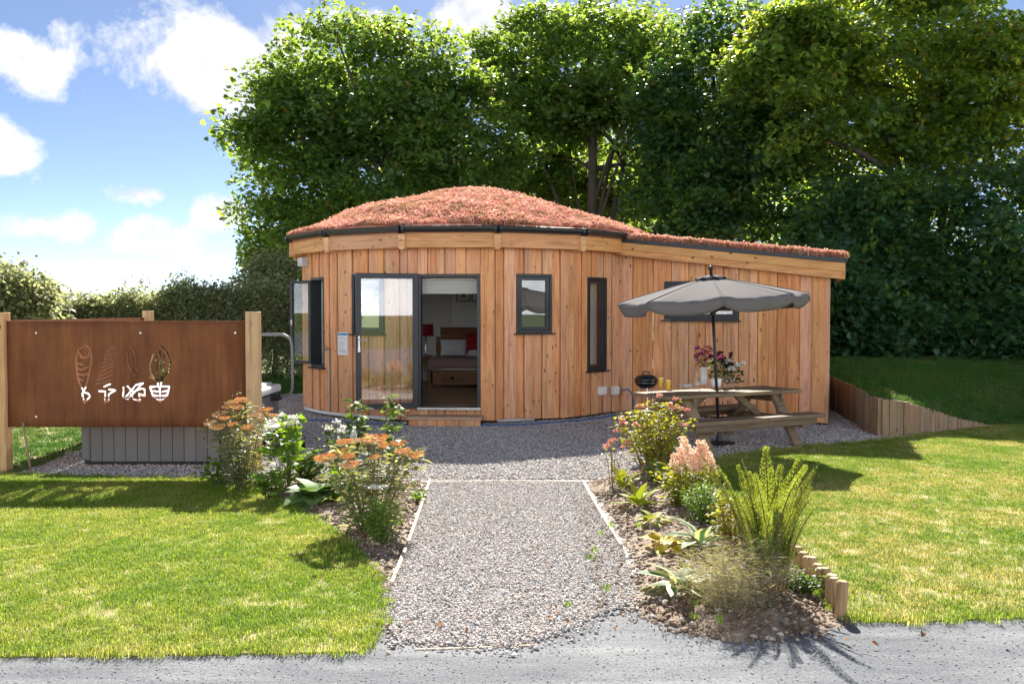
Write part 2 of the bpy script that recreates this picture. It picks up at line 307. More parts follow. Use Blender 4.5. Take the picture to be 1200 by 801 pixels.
# ------------------------------------------------------------------ mesh builder
class MB:
    def __init__(s): s.v = []; s.f = []
    def add(s, vs, fs):
        o = len(s.v); s.v += [tuple(x) for x in vs]; s.f += [tuple(i + o for i in f) for f in fs]; return s
    def box(s, a, b, M=None):
        x0, y0, z0 = a; x1, y1, z1 = b
        vs = [Vector(p) for p in ((x0, y0, z0), (x1, y0, z0), (x1, y1, z0), (x0, y1, z0), (x0, y0, z1), (x1, y0, z1), (x1, y1, z1), (x0, y1, z1))]
        if M: vs = [M @ p for p in vs]
        return s.add(vs, [(0, 3, 2, 1), (4, 5, 6, 7), (0, 1, 5, 4), (1, 2, 6, 5), (2, 3, 7, 6), (3, 0, 4, 7)])
    def bar(s, p, q, w, h, up=(0, 0, 1)):
        p, q = Vector(p), Vector(q); d = (q - p); L = d.length; d.normalize()
        sd = d.cross(Vector(up)).normalized(); u = sd.cross(d)
        M = Matrix((( d.x, sd.x, u.x, p.x), (d.y, sd.y, u.y, p.y), (d.z, sd.z, u.z, p.z), (0, 0, 0, 1)))
        return s.box((0, -w / 2, -h / 2), (L, w / 2, h / 2), M)
    def tube(s, pts, rad, n=8, caps=True):
        pts = [Vector(p) for p in pts]; k = len(pts)
        if not hasattr(rad, '__len__'): rad = [rad] * k
        vs = []; ref = None
        for i, p in enumerate(pts):
            d = (pts[min(i + 1, k - 1)] - pts[max(i - 1, 0)]).normalized()
            if ref is None: ref = d.orthogonal().normalized()
            ref = (ref - d * ref.dot(d)).normalized(); b = d.cross(ref)
            for j in range(n):
                a = 2 * math.pi * j / n; vs.append(p + (ref * math.cos(a) + b * math.sin(a)) * rad[i])
        fs = [(i * n + j, i * n + (j + 1) % n, (i + 1) * n + (j + 1) % n, (i + 1) * n + j) for i in range(k - 1) for j in range(n)]
        if caps: fs += [tuple(range(n))[::-1], tuple((k - 1) * n + j for j in range(n))]
        return s.add(vs, fs)
    def lathe(s, prof, n=20, M=None, wob=None):
        vs = []; fs = []
        for i, (r, z) in enumerate(prof):
            for j in range(n):
                a = 2 * math.pi * j / n; p = Vector((r * math.cos(a), r * math.sin(a), z)); vs.append(M @ p if M else p)
        k = len(prof)
        fs = [(i * n + j, i * n + (j + 1) % n, (i + 1) * n + (j + 1) % n, (i + 1) * n + j) for i in range(k - 1) for j in range(n)]
        fs += [tuple(range(n))[::-1], tuple((k - 1) * n + j for j in range(n))]
        return s.add(vs, fs)
    def prism(s, poly, z0, z1, M=None):
        n = len(poly); vs = [Vector((p[0], p[1], z0)) for p in poly] + [Vector((p[0], p[1], z1)) for p in poly]
        if M: vs = [M @ p for p in vs]
        return s.add(vs, [tuple(range(n))[::-1], tuple(range(n, 2 * n))] + [(i, (i + 1) % n, n + (i + 1) % n, n + i) for i in range(n)])
    def mesh(s, name, smooth=False):
        me = bpy.data.meshes.new(name); me.from_pydata(s.v, [], s.f)
        bm = bmesh.new(); bm.from_mesh(me); bmesh.ops.recalc_face_normals(bm, faces=bm.faces); bm.to_mesh(me); bm.free()
        if smooth: me.polygons.foreach_set('use_smooth', [True] * len(me.polygons))
        me.update(); return me
    def build(s, name, m_, parent=None, bevel=0, smooth=False, loc=None):
        return link(name, s.mesh(name, smooth), m_, parent, bevel, loc)
def link(name, me, m_, parent=None, bevel=0, loc=None):
    o = bpy.data.objects.new(name, me); COL.objects.link(o)
    if m_ and not me.materials: me.materials.append(m_)
    if parent: o.parent = parent
    if loc is not None: o.location = loc
    if bevel:
        b = o.modifiers.new('bevel', 'BEVEL'); b.width = bevel; b.segments = 2; b.limit_method = 'ANGLE'
    return o
def npmesh(name, V, Fc, smooth=False):
    """V (n,3), Fc (m,k) -> mesh"""
    me = bpy.data.meshes.new(name); m_, k = Fc.shape
    me.vertices.add(len(V)); me.vertices.foreach_set('co', np.ascontiguousarray(V, np.float32).ravel())
    me.loops.add(m_ * k); me.loops.foreach_set('vertex_index', np.ascontiguousarray(Fc, np.int32).ravel())
    me.polygons.add(m_); me.polygons.foreach_set('loop_start', np.arange(0, m_ * k, k, dtype=np.int32))
    me.polygons.foreach_set('loop_total', np.full(m_, k, np.int32))
    if smooth: me.polygons.foreach_set('use_smooth', np.ones(m_, bool))
    me.update(calc_edges=True); return me
def tag(o, label=None, cat=None, group=None, kind=None):
    if label: o['label'] = label
    if cat: o['category'] = cat
    if group: o['group'] = group
    if kind: o['kind'] = kind
    return o
def thing(name, label, cat, loc=(0, 0, 0), rz=0, group=None):
    o = bpy.data.objects.new(name, None); COL.objects.link(o); o.empty_display_size = .1
    o.location = loc; o.rotation_euler = (0, 0, rz); return tag(o, label, cat, group)
def copy_tree(o, parent=None):
    c = o.copy(); COL.objects.link(c)
    if parent: c.parent = parent
    for ch in list(o.children): copy_tree(ch, c)
    return c
def proto(name, me, m_):
    o = bpy.data.objects.new(name, me)
    if m_ and not me.materials: me.materials.append(m_)
    return o

def scatter(name, P, ROT, SCL, protos, parent=None, kind='stuff'):
    """one object whose points carry instanced pieces (stones, blades, leaf sprays)"""
    n = len(P); me = bpy.data.meshes.new(name); me.vertices.add(n)
    me.vertices.foreach_set('co', np.ascontiguousarray(P, np.float32).ravel())
    a = me.attributes.new('rot', 'FLOAT_VECTOR', 'POINT'); a.data.foreach_set('vector', np.ascontiguousarray(ROT, np.float32).ravel())
    a = me.attributes.new('scl', 'FLOAT', 'POINT'); a.data.foreach_set('value', np.ascontiguousarray(SCL, np.float32))
    a = me.attributes.new('idx', 'INT', 'POINT'); a.data.foreach_set('value', RNG.integers(0, len(protos), n).astype(np.int32))
    o = bpy.data.objects.new(name, me); COL.objects.link(o)
    if parent: o.parent = parent
    if kind: o['kind'] = kind
    g = bpy.data.node_groups.new(name, 'GeometryNodeTree')
    g.interface.new_socket('Geometry', in_out='INPUT', socket_type='NodeSocketGeometry')
    g.interface.new_socket('Geometry', in_out='OUTPUT', socket_type='NodeSocketGeometry')
    gi, go = g.nodes.new('NodeGroupInput'), g.nodes.new('NodeGroupOutput')
    ip = g.nodes.new('GeometryNodeInstanceOnPoints'); j = g.nodes.new('GeometryNodeJoinGeometry')
    for p in protos:
        oi = g.nodes.new('GeometryNodeObjectInfo'); oi.inputs['Object'].default_value = p; oi.inputs['As Instance'].default_value = True
        g.links.new(oi.outputs['Geometry'], j.inputs[0])
    def attr(nm, tp):
        nd = g.nodes.new('GeometryNodeInputNamedAttribute'); nd.data_type = tp; nd.inputs['Name'].default_value = nm
        return nd.outputs['Attribute']
    e = g.nodes.new('FunctionNodeEulerToRotation'); g.links.new(attr('rot', 'FLOAT_VECTOR'), e.inputs[0])
    g.links.new(gi.outputs[0], ip.inputs['Points']); g.links.new(j.outputs[0], ip.inputs['Instance'])
    ip.inputs['Pick Instance'].default_value = True
    g.links.new(attr('idx', 'INT'), ip.inputs['Instance Index']); g.links.new(e.outputs[0], ip.inputs['Rotation'])
    g.links.new(attr('scl', 'FLOAT'), ip.inputs['Scale']); g.links.new(ip.outputs[0], go.inputs[0])
    md = o.modifiers.new('scatter', 'NODES'); md.node_group = g
    return o
def inpoly(P, poly):
    x, y = P[:, 0], P[:, 1]; ins = np.zeros(len(P), bool); n = len(poly)
    for i in range(n):
        x0, y0 = poly[i][:2]; x1, y1 = poly[(i + 1) % n][:2]
        if y0 == y1: continue
        c = ((y0 > y) != (y1 > y)) & (x < (x1 - x0) * (y - y0) / (y1 - y0) + x0); ins ^= c
    return ins
def polydist(P, poly):
    d = np.full(len(P), 1e9); n = len(poly)
    for i in range(n):
        a = np.array(poly[i][:2]); b = np.array(poly[(i + 1) % n][:2]); ab = b - a
        tt = np.clip(((P[:, :2] - a) @ ab) / max(ab @ ab, 1e-9), 0, 1)
        d = np.minimum(d, np.linalg.norm(P[:, :2] - (a + tt[:, None] * ab), axis=1))
    return d
def sample(poly, dens, holes=()):
    xs = [p[0] for p in poly]; ys = [p[1] for p in poly]
    n = int((max(xs) - min(xs)) * (max(ys) - min(ys)) * dens)
    P = np.stack([RNG.uniform(min(xs), max(xs), n), RNG.uniform(min(ys), max(ys), n), np.zeros(n)], 1)
    k = inpoly(P, poly)
    for h in holes: k &= ~inpoly(P, h)
    return P[k]
def vnoise(x, y, seed=0):
    r = np.random.default_rng(seed); out = np.zeros_like(x)
    for k in range(6):
        a = r.uniform(0, 6.28); f = r.uniform(.6, 1.6) * 1.6 ** (k * .7); p = r.uniform(0, 6.28)
        out += np.sin((x * math.cos(a) + y * math.sin(a)) * f + p) / (k + 1.5)
    return out / 2
def pxpoly(pts, z=0): return [at(x, y, z)[:2] for x, y in pts]

# leaves: arrays of position, direction, up -> one mesh of folded, drooping blades
STA = {'oval': ([0, .22, .5, .8, 1], [0, .36, .5, .3, 0]), 'broad': ([0, .18, .45, .78, 1], [0, .46, .55, .36, 0]),
       'lance': ([0, .2, .5, .8, 1], [0, .3, .42, .26, 0]), 'blade': ([0, .3, .6, .85, 1], [.3, .45, .4, .25, 0])}
def leaves(pos, dr, up, L, W, shape='oval', fold=.25, droop=.25):
    pos, dr, up = np.asarray(pos, float), np.asarray(dr, float), np.asarray(up, float); N = len(pos)
    L = np.broadcast_to(L, (N,)); W = np.broadcast_to(W, (N,))
    dr = dr / np.linalg.norm(dr, axis=1, keepdims=True)
    sd = np.cross(dr, up); sd /= np.linalg.norm(sd, axis=1, keepdims=True) + 1e-9; nr = np.cross(sd, dr)
    st, wd = STA[shape]; V = []
    for s_, w_ in zip(st, wd):
        mid = pos + dr * (L * s_)[:, None] - nr * (L * droop * s_ ** 2)[:, None]
        off = sd * (W * w_)[:, None]; lift = nr * (W * w_ * fold)[:, None]
        V += [mid - off + lift, mid, mid + off + lift]
    V = np.stack(V, 1); k = V.shape[1]
    q = []
    for i in range(4):
        b = 3 * i; q += [(b, b + 1, b + 4, b + 3), (b + 1, b + 2, b + 5, b + 4)]
    q = np.array(q); Fc = (np.arange(N)[:, None, None] * k + q[None]).reshape(-1, 4)
    return V.reshape(-1, 3), Fc
def joinnp(parts):
    Vs, Fs, o = [], [], 0
    for V, Fc in parts: Vs.append(V); Fs.append(Fc + o); o += len(V)
    return np.concatenate(Vs), np.concatenate(Fs)
def rdirs(n, zlo=-1, zhi=1):
    z = RNG.uniform(zlo, zhi, n); a = RNG.uniform(0, 2 * math.pi, n); r = np.sqrt(np.maximum(0, 1 - z * z))
    return np.stack([r * np.cos(a), r * np.sin(a), z], 1)

# ================================================================== SETTING: ground
def sheet(name, poly, z0, z1, m_, kind='structure'):
    o = MB().prism(poly, z0, z1).build(name, m_); o['kind'] = kind; return o
sheet('ground', [(-900, -300), (900, -300), (900, 2500), (-900, 2500)], -.6, -.05, MAT['field'])
sheet('track', [(-60, -12), (60, -12), (60, 7.2), (-60, 7.2)], -.045, 0, MAT['track'])
sheet('yard', [(-14, 6.0), (6.4, 6.0), (6.6, 26), (-14, 26)], -.04, .006, MAT['gravel_bed'])

LAWN_L = pxpoly([(-900, 566), (0, 557), (120, 560), (250, 563), (290, 572), (330, 590), (380, 615), (420, 650), (440, 685), (446, 705), (443, 735), (428, 764), (300, 766), (150, 768), (0, 770), (-900, 772)])
LAWN_R = pxpoly([(812, 556), (830, 540), (900, 528), (960, 523), (1030, 517), (1085, 510), (1150, 500), (1200, 484), (1500, 480), (2300, 480), (2600, 720), (1200, 724), (1060, 729), (992, 727), (955, 680), (930, 655), (900, 625), (860, 592), (830, 570)])
LAWN_S = [at(-700, 560)[:2], at(-60, 556)[:2], at(20, 556)[:2], at(60, 541)[:2], at(95, 527)[:2], (-5.6, 14.2), (-5.5, 18.5), (-4.5, 21.5), (-3.2, 22.5), (-3, 27), (-40, 27)]
BED_L = pxpoly([(225, 566), (240, 557), (300, 556), (480, 562), (504, 566), (462, 690), (448, 735), (438, 720), (440, 685), (420, 650), (380, 615), (330, 590), (290, 572)])
BED_R = pxpoly([(686, 566), (720, 556), (770, 545), (830, 540), (840, 560), (862, 592), (902, 625), (932, 655), (957, 680), (994, 727), (960, 745), (880, 752), (790, 742), (735, 715), (737, 650)])
PATH = pxpoly([(504, 566), (685, 566), (730, 645), (745, 705), (700, 722), (652, 745), (600, 758), (470, 754), (446, 728), (462, 690)])
sheet('lawn_left', LAWN_L, -.03, .009, MAT['lawn_soil']); sheet('lawn_right', LAWN_R, -.03, .009, MAT['lawn_soil'])
sheet('lawn_side', LAWN_S, -.03, .009, MAT['lawn_soil']); sheet('path', PATH, -.03, .01, MAT['gravel_bed'])

def blade_tuft(n, rad, hmin, hmax, wd, seed):
    r = np.random.default_rng(seed)
    a = r.uniform(0, 6.28, n); q = rad * np.sqrt(r.uniform(0, 1, n)); pos = np.stack([q * np.cos(a), q * np.sin(a), np.zeros(n)], 1)
    b = r.uniform(0, 6.28, n); ln = r.uniform(.1, .9, n); h = r.uniform(hmin, hmax, n)
    lean = np.stack([np.cos(b), np.sin(b), np.zeros(n)], 1); sd = np.stack([-np.sin(b), np.cos(b), np.zeros(n)], 1) * (wd / 2)
    mid = pos + lean * (ln * h * .3)[:, None] + np.array([0, 0, .6]) * h[:, None]
    tip = pos + lean * (ln * h)[:, None] + np.array([0, 0, .95]) * h[:, None] * (1 - .3 * ln)[:, None]
    V = np.stack([pos - sd, pos + sd, mid + sd * .8, mid - sd * .8, tip], 1).reshape(-1, 3)
    Fq = np.array([(0, 1, 2), (0, 2, 3), (3, 2, 4)]); Fc = (np.arange(n)[:, None, None] * 5 + Fq[None]).reshape(-1, 3)
    return V, Fc
def tufts(m_, hmin, hmax, wd, n=34, rad=.06):
    return [proto('grass_tuft', npmesh('grass_tuft', *blade_tuft(n, rad, hmin, hmax, wd, 40 + k)), m_) for k in range(4)]
def grow(name, P, protos, smin=.7, smax=1.3, parent=None):
    n = len(P); rot = np.zeros((n, 3)); rot[:, 2] = RNG.uniform(0, 6.28, n)
    return scatter(name, P, rot, RNG.uniform(smin, smax, n), protos, parent)
vis = lambda P, m=1.0: P[(np.abs(P[:, 0]) < .6 * P[:, 1] + m) & (P[:, 1] > 3.5)]
TG = tufts(MAT['grass'], .014, .036, .0035, 38); TD = tufts(MAT['grass_dry'], .012, .033, .0035, 36); TB = tufts(MAT['grass_shade'], .03, .07, .006, 26, .09)
P = vis(sample(LAWN_L, 560)); P = P[(vnoise(P[:, 0] * 1.5, P[:, 1] * 1.5, 27) < .62) | (RNG.uniform(0, 1, len(P)) < .4)]; P[:, 2] = .007; grow('grass_left', P, TG)
P = vis(sample(LAWN_R, 460)); P = P[(vnoise(P[:, 0] * 1.3, P[:, 1] * 1.3, 17) < .42) | (RNG.uniform(0, 1, len(P)) < .35)]; P[:, 2] = .007; grow('grass_right', P, TD)
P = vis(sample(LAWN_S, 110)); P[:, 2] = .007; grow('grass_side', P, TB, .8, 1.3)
# the mown edge grows longer and leans over the track and the beds
def edge_pts(poly, n, jit): 
    out = []
    for i in range(len(poly)):
        a, b = Vector((*poly[i], 0)), Vector((*poly[(i + 1) % len(poly)], 0)); L = (b - a).length
        for k in range(int(L * n)): out.append(a.lerp(b, random.random()) + Vector((random.gauss(0, jit), random.gauss(0, jit), .01)))
    return np.array(out)
TE = tufts(MAT['grass'], .02, .055, .0035, 26, .05)
P = vis(np.concatenate([edge_pts(LAWN_L, 34, .03), edge_pts(LAWN_R, 34, .035)]), .5); P = P[P[:, 1] < 14]; grow('grass_edges', P, TE)

# gravel and soil pieces
def pebble(seed, flat=.65, sub=1, rough=.25):
    bm = bmesh.new(); bmesh.ops.create_icosphere(bm, subdivisions=sub, radius=.5); r = random.Random(seed)
    for v in bm.verts: v.co *= 1 + r.uniform(-rough, rough); v.co.z *= flat; v.co.x *= 1.15
    me = bpy.data.meshes.new('pebble'); bm.to_mesh(me); bm.free(); return me
PEBT = [proto('pebble', pebble(60 + k), rampmat('track_chip%d' % k, [(0, (.22, .22, .23)), (.4, (.3, .3, .3)), (.7, (.16, .16, .17)), (.85, (.4, .38, .36))])) for k in range(3)]
PEB = [proto('pebble', pebble(k), MAT['stone']) for k in range(6)]
CLO = [proto('clod', pebble(20 + k, .7, 1, .35), MAT['clod']) for k in range(5)]
def stones(name, P, smin, smax, protos, parent=None):
    n = len(P); rot = np.stack([RNG.normal(0, .35, n), RNG.normal(0, .35, n), RNG.uniform(0, 6.28, n)], 1)
    return scatter(name, P, rot, smin + (smax - smin) * RNG.uniform(0, 1, n) ** 1.8, protos, parent)
CX, CY = -.84, 18.46
P = vis(sample(PATH, 9000)); P[:, 2] = RNG.uniform(.008, .022, len(P)); stones('path_gravel', P, .007, .019, PEB)
P = edge_pts(PATH, 420, .07); P = P[P[:, 1] < 6.6]; P = vis(P); P[:, 2] = RNG.uniform(.003, .012, len(P)); stones('stray_gravel', P, .008, .026, PEB)
YARD = [(-6.2, 10.2), (5.9, 10.2), (6.1, 18), (3, 20), (-5.6, 21.5), (-5.8, 12)]
P = sample(YARD, 2400, (LAWN_L, LAWN_R, BED_L, BED_R, PATH, LAWN_S)); P = P[np.hypot(P[:, 0] - CX, P[:, 1] - CY) > 3.0]
P = vis(P); P = P[(P[:, 1] < 14.5) | (RNG.uniform(0, 1, len(P)) < .6)]; P[:, 2] = RNG.uniform(.006, .022, len(P)); stones('yard_gravel', P, .012, .03, PEB)
P = vis(sample(pxpoly([(-200, 572), (0, 553), (300, 553), (300, 566), (-200, 566)]), 500)); P[:, 2] = .012
P = sample(pxpoly([(445, 720), (760, 700), (800, 745), (1010, 738), (1250, 728), (1250, 812), (-50, 812), (-50, 772), (430, 770)]), 700)
P = vis(P); P[:, 2] = .001; stones('track_stones', P, .003, .014, PEBT)

def bed(name, poly, seed):
    xs = [p[0] for p in poly]; ys = [p[1] for p in poly]; st = .045
    gx = np.arange(min(xs) - .1, max(xs) + .1, st); gy = np.arange(min(ys) - .1, max(ys) + .1, st)
    X, Y = np.meshgrid(gx, gy); P = np.stack([X.ravel(), Y.ravel()], 1)
    ins = inpoly(P, poly); d = polydist(P, poly) * np.where(ins, 1, -1)
    z = .065 * np.clip((d + .03) / .34, -.5, 1) - .012 + RNG.normal(0, .007, len(P)) + .015 * vnoise(P[:, 0] * 6, P[:, 1] * 6, seed)
    z = np.where(d < -.04, -.04, z)
    n, m_ = len(gx), len(gy); idx = np.arange(n * m_).reshape(m_, n)
    q = np.stack([idx[:-1, :-1], idx[:-1, 1:], idx[1:, 1:], idx[1:, :-1]], -1).reshape(-1, 4)
    keep = (d[q] > -.06).any(1); 
    o = link(name, npmesh(name, np.c_[P, z], q[keep], True), MAT['soil']); o['kind'] = 'structure'
    S_ = sample(poly, 1500); dd = polydist(S_, poly); S_[:, 2] = .065 * np.clip((dd + .03) / .34, 0, 1) - .008
    stones(name + '_crumbs', S_, .005, .045, CLO)
    E_ = edge_pts(poly, 160, .06); E_ = E_[E_[:, 1] < 8]; E_[:, 2] = RNG.uniform(.002, .012, len(E_)); stones(name + '_strays', E_, .005, .02, CLO)
    return o
bed('soil_left', BED_L, 3); bed('soil_right', BED_R, 4)
# stray soil and chippings where the bed spills over the path
S_ = sample(pxpoly([(690, 575), (728, 640), (740, 700), (700, 722), (690, 660), (672, 590)]), 420); S_[:, 2] = .02; stones('spilt_soil', S_, .008, .028, CLO)

# retaining bank
WALL = [(6.6, 22.5), (6.35, 20), (6.1, 18.2), (5.85, 16.6), (5.62, 15.2), (5.4, 14.1), (5.42, 13.75), (5.75, 13.82), (6.4, 14.25), (7.0, 14.65), (7.6, 15.0)]
WTOP = [.66, .65, .63, .62, .61, .58, .56, .52, .33, .16, .03]
BANK_EXT = [(9, 15.3, .0), (12, 15.4, .0), (22, 15.6, .0), (45, 16, .0)]
inner = [(*p, z) for p, z in zip(WALL, WTOP)] + BANK_EXT
outer = [(x_, y_, .78) for x_, y_ in ((8, 28), (8.3, 27.5), (8.6, 27), (9, 26.5), (9.5, 26), (10, 26), (10.5, 26), (11, 26), (12, 26), (13, 26), (14, 26), (17, 26), (22, 26), (34, 27), (60, 29))]
rows = 20; V = []; 
for i in range(len(inner)):
    for j in range(rows + 1):
        tt = (j / rows) ** 1.4; a, b = inner[i], outer[i]; e = 1 - (1 - tt) ** 1.6
        V.append((a[0] + (b[0] - a[0]) * tt, a[1] + (b[1] - a[1]) * tt, a[2] + (b[2] - a[2]) * e + (.03 * math.sin(3 * i + j) if 0 < j else 0)))
Fc = np.array([(i * (rows + 1) + j, (i + 1) * (rows + 1) + j, (i + 1) * (rows + 1) + j + 1, i * (rows + 1) + j + 1) for i in range(len(inner) - 1) for j in range(rows)])
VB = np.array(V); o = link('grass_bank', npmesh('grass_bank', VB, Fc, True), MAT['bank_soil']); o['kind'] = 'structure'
bpts = []
for q in Fc:
    a, b, c, d = VB[q]; area = np.linalg.norm(np.cross(b - a, d - a))
    if abs(a[0]) > .6 * a[1] + 2: continue
    n = int(area * 130) if a[1] < 21 else int(area * 22)
    uv = RNG.uniform(0, 1, (n, 2)); u, v = uv[:, :1], uv[:, 1:]
    bpts.append((a * (1 - u) + b * u) * (1 - v) + (d * (1 - u) + c * u) * v)
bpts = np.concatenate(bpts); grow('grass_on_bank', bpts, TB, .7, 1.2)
sheet('woodland_floor', [(-6, 24), (60, 26.5), (60, 60), (-10, 60)], -.6, 0.0, MAT['woodfloor'])
o = MB().add([(8, 25.8, .76), (60, 25.8, .76), (60, 60, 1.2), (6, 60, 1.0)], [(0, 1, 2, 3)]).build('woodland_bank', MAT['woodfloor']); o['kind'] = 'structure'

# ================================================================== CABIN
cabin = thing('garden_cabin', 'round timber cabin with pink sedum roof and open glazed door', 'cabin', (0, 0, 0))
NF, V0, RW = 14, 10.1, 3.22
STEP = 360 / NF
def vert(k, r): th = R(V0 + STEP * k); return Vector((CX + r * math.sin(th), CY - r * math.cos(th), 0))
def frame2(p, q):
    """local frame of a wall from p to q seen from outside: x right, y inward, z up, origin mid-foot"""
    p, q = Vector(p), Vector(q); u = (q - p); L = u.length; u.normalize(); y = Vector((-u.y, u.x, 0)); c = (p + q) / 2
    return Matrix(((u.x, y.x, 0, c.x), (u.y, y.y, 0, c.y), (0, 0, 1, 0), (0, 0, 0, 1))), L
def uz(M, px, py):
    p0 = M.translation; n = -M.col[1].to_3d(); q = M.inverted() @ onplane(px, py, p0, n); return q.x, q.z
def opening(M, x0, y0, x1, y1):
    a = uz(M, x0, (y0 + y1) / 2)[0]; b = uz(M, x1, (y0 + y1) / 2)[0]; xm = (x0 + x1) / 2
    return [a, b, uz(M, xm, y1)[1], uz(M, xm, y0)[1]]
def clad(M, L, zb, ztop, opens=(), wmin=.115, wmax=.21):
    """vertical boards of mixed widths, every second one proud of its neighbours"""
    cuts = [-L / 2, L / 2] + [x for o_ in opens for x in o_[:2]]; cuts.sort(); edges = []
    for a, b in zip(cuts, cuts[1:]):
        if b - a < .02: continue
        xs = [a]
        while b - xs[-1] > wmax * 1.25: xs.append(xs[-1] + random.uniform(wmin, wmax))
        if b - xs[-1] < .06 and len(xs) > 1: xs.pop()
        xs.append(b); edges += list(zip(xs, xs[1:]))
    for i, (a, b) in enumerate(edges):
        mid = (a + b) / 2; zt = ztop(mid) if callable(ztop) else ztop; spans = [(zb + random.uniform(0, .012), zt)]
        for o_ in opens:
            if o_[0] - 1e-4 <= a and b <= o_[1] + 1e-4:
                spans = [s_ for z0, z1 in spans for s_ in ((z0, o_[2]), (o_[3], z1)) if s_[1] - s_[0] > .03]
        pr = .028 if i % 2 else 0
        for z0, z1 in spans:
            g = .0035
            MB().box((a - mid + g, -.012 - pr, 0), (b - mid - g, .016 - pr, z1 - z0)).build('board', MAT['larch'], cabin, .003).matrix_basis = M @ Matrix.Translation((mid, 0, z0))
def lining(M, L, z0, z1, opens, off, name='wall_lining'):
    b = MB(); xs = sorted([-L / 2, L / 2] + [x for o_ in opens for x in o_[:2]])
    for a, c in zip(xs, xs[1:]):
        mid = (a + c) / 2; sp = [(z0, z1)]
        for o_ in opens:
            if o_[0] < mid < o_[1]: sp = [(z0, o_[2]), (o_[3], z1)]
        for p, q in sp:
            if q - p > .01: b.box((a, off, p), (c, off + .03, q))
    o_ = b.build(name, MAT['plaster'], cabin); o_.matrix_basis = M; return o_
def ring(b, a0, a1, z0, z1, wd, y0, y1):
    b.box((a0, y0, z0), (a0 + wd, y1, z1)); b.box((a1 - wd, y0, z0), (a1, y1, z1))
    b.box((a0 + wd, y0, z0), (a1 - wd, y1, z0 + wd)); b.box((a0 + wd, y0, z1 - wd), (a1 - wd, y1, z1)); return b
def window(M, o_, label=None, fixed=True, sash_open=None, depth=.17, blind=False):
    a, b, z0, z1 = o_
    wn = ring(MB(), a + .002, b - .002, z0 + .002, z1 - .002, .045, -.045, depth).build('window', MAT['frame'], cabin, .004); wn.matrix_basis = M
    if label: wn['label'] = label
    MB().box((a - .04, -.10, z0 - .025), (b + .04, .0, z0 - .001)).build('sill', MAT['frame'], wn, .003)
    def sash(a0, a1, c0, c1, y):
        s_ = ring(MB(), a0, a1, c0, c1, .055, y - .03, y + .03); return s_
    A0, A1, C0, C1 = a + .047, b - .047, z0 + .047, z1 - .047
    if sash_open is None:
        sash(A0 + .002, A1 - .002, C0 + .002, C1 - .002, .0).build('sash', MAT['frame'], wn, .004)
        MB().box((A0 + .04, -.004, C0 + .04), (A1 - .04, .004, C1 - .04)).build('pane', MAT['glass'], wn)
    else:
        W_ = A1 - A0; ms = Matrix.Translation((A0, -.05, 0)) @ Matrix.Rotation(sash_open, 4, 'Z')
        o1 = sash(0, W_, C0, C1, 0).build('sash', MAT['frame'], wn, .004); o1.matrix_basis = ms
        o2 = MB().box((.04, -.004, C0 + .04), (W_ - .04, .004, C1 - .04)).build('pane', MAT['glass'], wn); o2.matrix_basis = ms
        o3 = MB().box((W_ - .06, .03, (C0 + C1) / 2 - .05), (W_ - .035, .055, (C0 + C1) / 2 + .05)).build('handle', MAT['steel'], wn, .003); o3.matrix_basis = ms
    if blind:
        MB().box((a + .05, depth - .03, z0 + .05), (b - .05, depth - .02, z1 - .05)).build('blind', MAT['blind'], wn)
    return wn
FR = {}
ADDED_BACKW = (-5, -4)  # unseen rear windows, added to let daylight into the dim bedroom
for k in range(-7, 7):
    # facet k runs from vertex k-1 to vertex k
    FR[k] = frame2(vert(k - 1, RW), vert(k, RW))
OP = {0: [opening(FR[0][0], 490, 321, 563, 478)], -1: [opening(FR[-1][0], 414, 321, 451, 391)], 1: [opening(FR[1][0], 604, 321, 646, 390)],
      2: [opening(FR[2][0], 686, 325, 709, 434)], -2: [opening(FR[-2][0], 367, 325, 382.5, 430)]}
ZF = .265
OP[0][0][2] = ZF
for k in ADDED_BACKW: OP[k] = [[-.62, .62, .35, 2.4]]
ZT = 2.93
for k, (M, L) in FR.items():
    ops = OP.get(k, [])
    if k in (-2, -1, 0, 1, 2): clad(M, L, .05, ZT, ops)
    elif k not in (4, 5, 6, 3): clad(M, L, .05, ZT, ops, .17, .22)
    else: clad(M, L, .05, ZT, ops, .25, .3)
    rr = (RW - .2) / RW; lining(Matrix.Translation((0, 0, 0)) @ M, L * 1.0 - .06, .2, 2.8, ops, .165)
b = MB().prism([vert(k, RW - .12)[:2] for k in range(NF)], -.02, .10); b.build('plinth', MAT['dark'], cabin)
MB().prism([vert(k, RW - .1)[:2] for k in range(NF)], 2.76, 2.79).build('ceiling', MAT['plaster'], cabin)
MB().prism([vert(k, RW - .1)[:2] for k in range(NF)], .105, ZF - .024).build('floor_deck', MAT['dark'], cabin)
y = CY - RW + .06
while y < CY + RW - .1:
    hw = math.sqrt(max(.01, (RW - .12) ** 2 - max(abs(y - CY), abs(y + .18 - CY)) ** 2))
    if hw > .3:
        MB().box((-hw, 0, 0), (hw, .177, .022)).build('floor_board', MAT['floorboard'], cabin, .002).location = (CX, y, ZF - .022)
    y += .18
for k in ADDED_BACKW: window(FR[k][0], OP[k][0])
window(FR[1][0], OP[1][0]); window(FR[2][0], OP[2][0], blind=True); window(FR[-1][0], OP[-1][0])
window(FR[-2][0], OP[-2][0], 'narrow casement window swung open on the curved wall', sash_open=R(-152), blind=True)
